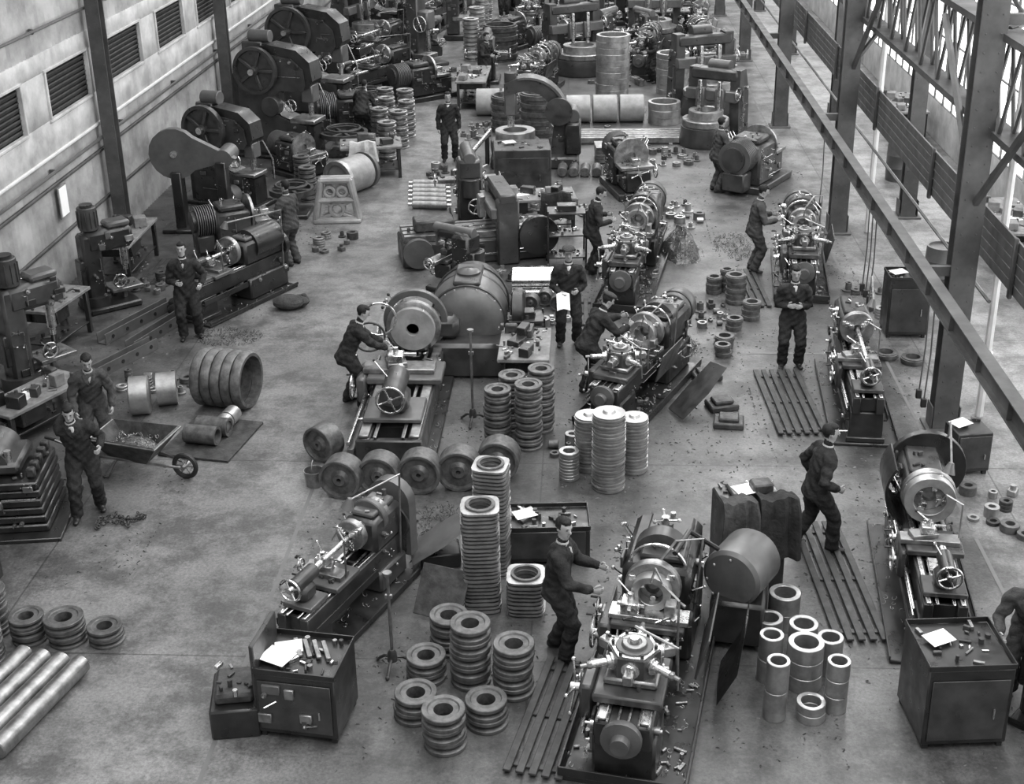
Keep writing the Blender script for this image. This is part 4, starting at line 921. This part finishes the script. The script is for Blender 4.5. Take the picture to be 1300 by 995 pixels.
s=B(); s.sph((0,0,.13),.22,CLO,14,(1.2,.9,.6)); s.sph((-.15,.1,.2),.12,CLO,10); W(s,'sack',-7.4,22.5)
for x,y,R,a in ((-3.3,15.95,.29,80),(-2.8,16.05,.29,84),(-2.25,16.1,.3,86),(-1.72,16.2,.3,88),(-1.2,16.5,.3,84),(-3.75,17.0,.27,60)):
    W(steel_wheel(R,.3,RD,.28),'crane_wheel',x,y,a)
bk=B(); bk.rev((0,0,0),(0,0,1),[(0,.1),(.0,.11),(.24,.14),(.24,.13),(.02,.1)],SD,18); bk.torus((0,0,.26),(1,0,0),.13,.006,SD,16,5,arc=(0,pi)); W(bk,'bucket',-3.75,16.2)
for x,y,n in ((-1.28,17.55,7),(-.82,17.45,8),(-1.1,18.05,7),(-.66,18.0,8)): W(pulley_stack(n,.2,.125,RD),'pulley_stack',x,y)
W(ring_stack(22,.23,.14,.048,RG,.006,True,.003,True),'ring_stack',.32,16.25); W(ring_stack(16,.2,.12,.048,RG,.006,True,.003,True),'ring_stack',.05,16.8)
W(ring_stack(16,.2,.12,.048,RG,.006,True,.003,True),'ring_stack',.68,16.75); W(ring_stack(9,.14,.08,.045,RG,.004,False,.003),'ring_stack',-.22,16.5)
W(square_stack(27,.44,.052,.13),'flange_plate_stack',-1.2,13.3,5); W(square_stack(29,.42,.052,.13),'flange_plate_stack',-1.12,14.1,-8); W(square_stack(10,.44,.052,.14),'flange_plate_stack',-.68,13.25,0)
for x,y,n in ((-1.22,11.9,5),(-1.75,11.3,2),(-1.0,11.2,2),(-1.7,11.95,2),(-1.4,10.85,3),(-.75,11.75,4),(-1.5,12.5,3)): W(pulley_stack(n,.22,.15,RD),'pulley_stack',x,y)
for x,y,R,h,n in ((2.35,11.4,.15,.1,2),(2.35,11.95,.19,.18,3),(2.05,12.6,.15,.2,2),(2.28,13.05,.18,.22,2),(1.98,11.4,.12,.35,2),(2.42,12.5,.16,.2,2),(2.0,12.05,.13,.28,2),(2.65,12.2,.14,.22,2),(2.62,11.55,.12,.2,3)):
    W(ring_stack(n,R,R*.68,h,RG,.006),'bearing_ring_stack',x,y)
c=B()
for i in range(4): c.ccyl((-.45+.24*i,-.8,.115),(-.45+.24*i,.7,.115),.11,SD,22); c.cyl((-.45+.24*i,.7,.115),(-.45+.24*i,.71,.115),.09,ST,20)
W(c,'steel_bar_stock',-5.95,11.3,-14)
for x,y,n,R in ((-6.35,12.5,3,.2),(-5.9,12.5,3,.22),(-6.85,12.65,5,.22),(-7.1,12.2,6,.2),(-6.65,12.1,4,.18),(-5.45,12.5,2,.2)): W(pulley_stack(n,R,.11,RD),'pulley_stack',x,y)
bx=B(); bx.box(0,0,0,.5,.5,.7,P2,.02); bx.box(0,0,.7,.3,.3,.01,PAP,.001); bx.box(.3,0,.3,.1,.3,.3,DK); W(bx,'storage_box',-7.3,13.2)
c=tool_cabinet(.85,.7,.78,DK,True,30)
for i in range(4): c.box(-.1+.1*i,.1,.8,.05,.32,.03,SD,.006,rz=.5)
c.box(-.25,-.1,.83,.32,.26,.006,PAP,.002,rz=-.3); c.box(-.43,0,.3,.05,.65,.78,P2,.01); c.greeb(-.38,.38,.15,.68,-.37,-1,8)
W(c,'tool_trolley',-2.85,11.2,-8)
c=B(); c.box(0,0,0,.5,.7,.35,DK,.02); c.box(0,0,.35,.4,.5,.12,IR,.03); clutter(c,-.2,.2,-.3,.3,.47,10); W(c,'tool_chest',-3.6,11.2,10)
c=tool_cabinet(1.1,.6,.5,DK,True,30); W(c,'tool_chest',-.5,14.5,4)
W(stand_pole(1.2),'work_stand',-2.1,12.1); W(stand_pole(1.5),'work_stand',-1.7,18.2)
c=B(); c.box(0,0,.02,.6,.02,.6,IR,.01,rx=-.6); c.box(0,.02,.08,.5,.012,.48,P2,.004,rx=-.6); W(c,'leaning_plate',-1.65,13.1,-20)
c=B(); c.loft([(-.35,0,.12),(0,0,.35),(.3,.1,.5)],[(.25,.02),(.3,.02),(.25,.02)],P3,(0,1,0),12); c.box(0,0,0,.5,.4,.2,DK,.02); W(c,'sheet_guard',-1.8,14.3,10)
c=B(); c.loft([(-.4,0,.05),(0,.05,.4),(.35,.15,.7)],[(.25,.015),(.28,.015),(.22,.015)],P2,(0,1,0),4); W(c,'sheet_guard',1.75,18.6,20)
for x,y in ((1.95,19.9),(2.1,18.8),(2.15,18.2)):
    c=B(); c.box(0,0,0,.45,.36,.1,IR,.02); c.box(0,0,.1,.3,.26,.06,IR,.02); W(c,'casting_block',x,y,random.uniform(-20,20))
for x,y,n,R in ((2.75,23.3,5,.19),(2.95,22.5,3,.17),(2.4,23.8,3,.15),(2.35,21.2,2,.17),(2.3,20.8,2,.14),(5.0,20.8,1,.2),(5.4,20.6,1,.2),(2.6,22.0,2,.15),(2.65,23.9,4,.13)): W(ring_stack(n,R,R*.6,.11,RD,.01,True),'ring_stack',x,y)
c=B()
for r_ in range(3):
    for i in range(5-r_%2): c.cyl((-.4,-.3+.14*i+.07*(r_%2),.07+.12*r_),(.45,-.3+.14*i+.07*(r_%2),.07+.12*r_),.068,ST,14)
W(c,'steel_tube_stack',-1.0,23.9,2)
for i in range(6): W(steel_wheel(.15,.2,RD,.3),'idler_roller',-1.5+.25*i,22.9+.25*(i%2),80)
for x,y,rx,ry,n in ((-.75,22.3,.45,.3,18),(-1.3,24.7,.5,.3,14),(-3.3,27.2,.35,.8,16),(2.3,22.6,.25,.5,10),(-6.9,19.4,.6,.3,14),(-8.6,24.0,.5,.35,12),(5.3,23.2,.4,.8,14),(-.7,28.9,.7,.4,20),(2.0,28.6,.5,.9,20),(-3.5,31.8,.4,.7,12),(-.2,35.8,.9,.35,18),(-5.3,26.6,.35,.6,8),(5.4,15.6,.4,.6,9),(-.2,17.3,.3,.25,6),(2.2,33.4,.6,.7,16),(-6.9,35.6,.7,.6,18),(-3.0,36.2,.4,.9,14),(.9,42.6,.8,.6,18),(-4.2,43.8,.5,1.0,18),(-8.4,41.0,.5,.6,10)):
    W(casting_batch(rx,ry,n),'casting_batch',x,y)
def pile(x,y,rx,ry,h,nm='swarf_heap'):
    b=B()
    if h>.1:
        vs=[];fs=[];N=24;M=8
        for j in range(M+1):
            r=1-j/M
            for i in range(N): a=2*pi*i/N; k=r*(1+jit(.12)); vs.append((rx*k*cos(a),ry*k*sin(a),h*(1-r*r)*(1+jit(.2))+.002))
        for j in range(M):
            for i in range(N): k=(i+1)%N; fs.append((j*N+i,j*N+k,(j+1)*N+k,(j+1)*N+i))
        b.add(vs,fs,CHIP)
    for i in range(200):
        a=random.uniform(0,2*pi);r=random.random()**.5*1.2; zz=max(0.008,h*(1-r*r)) ; b.torus((rx*r*cos(a),ry*r*sin(a),zz+.01),(jit(1),jit(1),jit(1)+.01),random.uniform(.015,.035),.004,SWF if h>.1 else CHIP,8,4,arc=(0,4.5))
    return b.obj(nm,(x,y,0))
pile(1.9,26.1,.4,.7,.5); pile(1.6,21.2,.3,.4,.2); pile(-6.3,21.5,.5,.35,.02); pile(3.1,26.5,.4,.7,.02); pile(-1.9,15.2,.5,.4,.02)
b=B()
zones=[(-3.6,2.6,10.5,30,2600),(2.7,5.2,11,32,1500),(-9.5,-5.6,14,34,1500),(-3.5,4,30,50,700)]
for x0,x1,y0,y1,n in zones:
    cl=[(random.uniform(x0,x1),random.uniform(y0,y1)) for _ in range(n//26)]
    for i in range(n):
        cx,cy=random.choice(cl); x=min(max(random.gauss(cx,.35),x0),x1);y=random.gauss(cy,.4); m_=random.choice([CHIP,CHIP,CHIP,IR,RD])
        s_=random.uniform(.005,.015); a=random.uniform(0,pi)
        d=V((cos(a),sin(a),0))*s_*random.uniform(1,2.4); e=V((-sin(a),cos(a),0))*s_*.7; c=V((x,y,.002)); u=V((0,0,s_*.9))
        b.add([c-d-e,c+d-e,c+d+e,c-d+e,c+u-d*.5,c+u+d*.6],[(0,3,2,1),(0,1,5,4),(2,3,4,5),(1,2,5),(3,0,4)],m_)
b.obj('floor_swarf_scatter')
for x,y,n,R,h,mt in ((-1.25,35.3,6,.55,.22,RD),(.75,40.2,11,.5,.175,RG),(2.15,37.3,3,.45,.2,RG),(2.6,41.2,8,.5,.15,RG),(-3.0,46.5,4,.6,.3,IR),(-2.2,36.4,5,.45,.2,RD)):
    W(ring_stack(n,R,R*.8,h,mt,.01,mt is not RG),'large_ring_stack',x,y)
c=B()
for i in range(3): c.ccyl((i*.75-.9,0,.38),(i*.75-.22,0,.38),.38,P4,28,.02)
W(c,'drum_row',.3,37.4,2)
c=B()
for i in range(2): c.ccyl((i*.75-.9,0,.38),(i*.75-.22,0,.38),.38,P4,28,.02)
W(c,'drum_row',-2.3,38.3,2)
c=B()
for i in range(5): c.box(0,i*.22,.05,3.2,.14,.14,SD,.01)
for i in range(3): c.box(-1.2+i*1.2,.45,0,.1,1.2,.05,WD,.005)
W(c,'steel_billet_stack',1.0,34.9,0)
c=B()
for i in range(9): c.box(0,0,.02+i*.045,1.0,.7,.035,SD,.004,rz=jit(.05))
W(c,'plate_stack',.7,33.3,3)
c=B()
for i in range(7): c.ccyl((i*.28,-.2,.13),(i*.28,.3,.13),.12,RD,16)
W(c,'billet_row',-.6,31.9,-2)
for i in range(6):
    c=B(); c.ccyl((-.4,0,.1),(.4,0,.1),.09,SD,14); c.cyl((-.5,0,.1),(.5,0,.1),.04,ST,10); W(c,'shaft_roller',-3.55-.04*i,29.1+.35*i,-5)
c=B(); c.cyl((0,0,.75),(0,3.2,.75),.06,ST,14); [c.box(0,y,0,.1,.1,.7,DK) for y in (.3,2.8)]; W(c,'long_shaft_on_trestles',-2.9,30.2,-8)
far=[('turret_lathe',turret_lathe(3,.5,1.1,.3),[(1.9,44.5,80),(3.9,45.5,95),(-1.6,41.0,75),(1.0,53.5,10),(3.7,54,90),(-2.2,52,90)]),
('centre_lathe',lathe(3.2,.5,1.1,.3,DK,P2),[(4.1,50,85),(-6.6,41.4,60),(-7.2,46.0,70),(-.9,49.5,90),(4.6,59,90),(-6.0,52.5,80),(-5.5,57,80)]),
('vertical_boring_mill',boring_mill(2.2,P2,.8),[(-.2,44.2,-60),(2.4,49,-90),(-7.9,48.8,-20),(-.5,58,-90),(3.6,62,-90)]),
('milling_machine',knee_mill(),[(-8.3,43.0,-10),(-5.4,45.6,30),(1.9,47.1,120),(-7.6,52.4,0),(.7,47.2,60),(4.3,42.6,90),(-3.2,43.0,90),(.6,51.0,30),(-.4,53.2,100),(4.2,56.6,80)]),
('gear_cutting_machine',gear_machine(),[(-4.9,40.6,40),(-.9,46.9,30),(-7.7,55,10),(2.2,57,50),(1.0,60,0),(-2.6,48.8,60),(-6.2,36.3,20),(-2.6,57.5,30),(2.6,53.6,40)]),
('punching_press',c_press(3.0,DK,.7),[(-8.1,50.8,-15),(-8.3,57.8,-15),(-8.2,62,-15)]),
('workbench',workbench(2.4,.9,.85,30),[(2.6,51.6,0),(-.4,55.4,0),(-1.8,61,0),(2.2,65,0),(-4.8,61,0),(8.4,26,90),(8.4,36,90),(-3.4,40.0,90),(-2.4,64,0),(.6,63,0),(3.8,66.5,0),(-5.5,65,0)])]
for nm,b,ps in far:
    o=None
    for x,y,a in ps:
        if o is None: o=W(b,nm,x,y,a)
        else: inst(o,nm,(x,y,0),radians(a))
c=B(); c.box(0,0,0,.9,.8,.2,DK,.03); c.box(-.1,0,.2,.45,.5,2.6,P2,.04); c.box(.25,0,1.6,.5,.45,.6,P3,.05); c.wheel((.25,-.3,1.8),(0,-1,0),.25); c.cyl((.35,0,.9),(.35,0,1.6),.08,ST,12); c.box(.2,0,.7,.6,.6,.15,SD,.02); c.ccyl((-.1,0,2.8),(-.1,0,3.2),.2,P2,16); c.greeb(-.3,.1,.3,2.6,-.25,-1,14)
o=W(c,'slotting_machine',-5.4,43.4,-30); inst(o,'slotting_machine',(-4.9,50.5,0),0)
for x,y,n in ((-4.0,46.5,10),(-3.9,48,11),(-4.0,51.6,12),(-4.0,53.5,10)): W(pulley_stack(n,.28,.14,RG),'pulley_stack',x,y)
for y,z in ((24.2,1.4),(14.2,2.0),(40,1.6)):
    c=B(); c.box(0,0,0,.02,.35,.55,PAP,.002); c.box(-.015,0,-.03,.02,.42,.61,WD,.002); c.obj('notice_sheet',(-9.98,y,z))
c=B()
for x,y in ((4.72,17.2),(4.72,17.5),(4.72,21.2),(4.72,21.5),(4.72,21.8),(4.72,26.5)): c.tube([(x,y,2.34),(x+.02,y,1.6),(x,y,.9)],.012,P3,5); c.box(x,y,.8,.08,.06,.14,DK,.01)
c.obj('electric_drop_cable')
for x,y in ((7.6,19.5),(8.2,23.5),(6.6,24.0),(7.4,31.5)):
    c=B(); c.rev((0,0,0),(0,0,1),[(0,.25),(0,.28),(.3,.29),(.32,.3),(.34,.29),(.6,.29),(.62,.3),(.64,.29),(.88,.28),(.88,.25),(.84,.25),(.84,0)],P3,24); W(c,'oil_drum',x,y)
# --- people
def Y(deg): return radians(deg)
person('machinist',(-3.5,33.3),Y(190),feet=((-.14,0),(.13,.05)))
person('machinist',(-3.2,41.8),Y(-120),lean=.15,hr=(.2,.45,1.1),hl=(-.15,.45,1.1),feet=((-.12,-.15),(.14,.15)))
person('machinist',(-6.0,35.2),Y(-10),lean=.7,hr=(.2,.5,.85),hl=(-.2,.5,.85),py=-.15)
person('machinist',(-6.95,21.5),Y(196),hl=(-.25,.2,.98),hr=(.1,.28,1.1),hyaw=-.2,feet=((-.15,0),(.12,.06)))
person('machinist',(-5.9,25.3),Y(60),lean=.1,hr=(.18,.4,1.05),hl=(-.18,.4,1.05),cloth=CLM)
person('machinist',(-6.65,15.4),Y(200),lean=.22,side_lean=.12,hr=(.1,.2,1.53),hl=(-.25,.3,1.05),hpitch=.25,feet=((-.15,-.05),(.16,.2)),sc=.97)
person('machinist',(-7.1,17.1),Y(205),lean=.35,hr=(.25,.38,.8),hl=(-.25,.38,.8),cloth=CLM,hpitch=.2,sc=.97)
person('machinist',(-3.6,18.8),Y(-72),lean=.45,hr=(.15,.62,.95),hl=(-.15,.6,.95),hpitch=.2,py=-.08,feet=((-.13,-.1),(.14,.1)),sc=.97)
person('machinist',(.1,24.9),Y(-80),lean=.2,hr=(.2,.42,1.12),hl=(-.2,.42,1.12),hpitch=.35)
person('machinist',(-.3,21.3),Y(185),cap=True,hl=(-.1,.3,1.05),hr=(.12,.3,1.0),paper=1,hpitch=.1,feet=((-.14,0),(.14,.05)))
person('machinist',(.12,19.25),Y(-65),lean=.5,hr=(.12,.6,1.15),hl=(-.15,.62,1.2),hpitch=.3,cap=True,py=-.1,feet=((-.13,-.1),(.14,.12)))
person('machinist',(-.3,12.4),Y(-98),lean=.12,hr=(.22,.5,1.02),hl=(-.16,.52,1.08),hyaw=-.75,hpitch=.05,feet=((-.14,-.05),(.14,.12)))
person('machinist',(3.0,30.5),Y(-70),lean=.15,hr=(.2,.48,1.12),hl=(-.2,.48,1.12),hyaw=.4,cloth=CLM)
person('machinist',(3.25,25.0),Y(-85),lean=.15,hr=(.2,.45,1.12),hl=(-.2,.45,1.1),hpitch=.3,cloth=CLM)
person('machinist',(3.35,20.4),Y(178),hr=(.06,.24,1.15),hl=(-.06,.24,1.14),hpitch=.15,feet=((-.14,0),(.13,.04)))
person('machinist',(2.85,14.7),Y(-80),lean=.2,feet=((-.12,-.2),(.12,.22)),hr=(.25,.25,.95),hl=(-.25,.1,.85))
person('machinist',(4.6,11.8),Y(150),lean=.6,hr=(.2,.5,.95),hl=(-.2,.5,.95),py=-.1,hair=HAIRG,cloth=CLM)
person('machinist',(-6.7,49.9),Y(170)); person('machinist',(2.9,44.6),Y(-100),lean=.2,hr=(.2,.4,1.1),hl=(-.2,.4,1.1)); person('machinist',(-3.4,55.5),Y(180)); person('machinist',(-6.2,47.9),Y(200)); person('machinist',(2.1,42.6),Y(120),lean=.3,hr=(.2,.5,1.0),hl=(-.2,.5,1.0))
# ---------------------------------------------------------------- light
w=bpy.data.worlds.new('overcast_daylight'); bpy.context.scene.world=w; w.use_nodes=True; w.node_tree.nodes['Background'].inputs[0].default_value=(1,1,1,1); w.node_tree.nodes['Background'].inputs[1].default_value=.8
# ---------------------------------------------------------------- camera
TH=radians(23.45); YAW=radians(3.43); ROLL=radians(-1.0); F=1701.0
Rm=Matrix.Rotation(YAW,4,'Z')@Matrix.Rotation(pi/2-TH,4,'X')@Matrix.Rotation(ROLL,4,'Z')
cam=bpy.data.cameras.new('camera'); co=bpy.data.objects.new('camera',cam); bpy.context.scene.collection.objects.link(co)
co.matrix_world=Matrix.Translation((0,0,9.0))@Rm
cam.sensor_width=36; cam.lens=F/1300*36; cam.shift_y=-44.5/1300; cam.clip_end=200
bpy.context.scene.camera=co
bpy.context.scene.view_settings.view_transform='Standard'
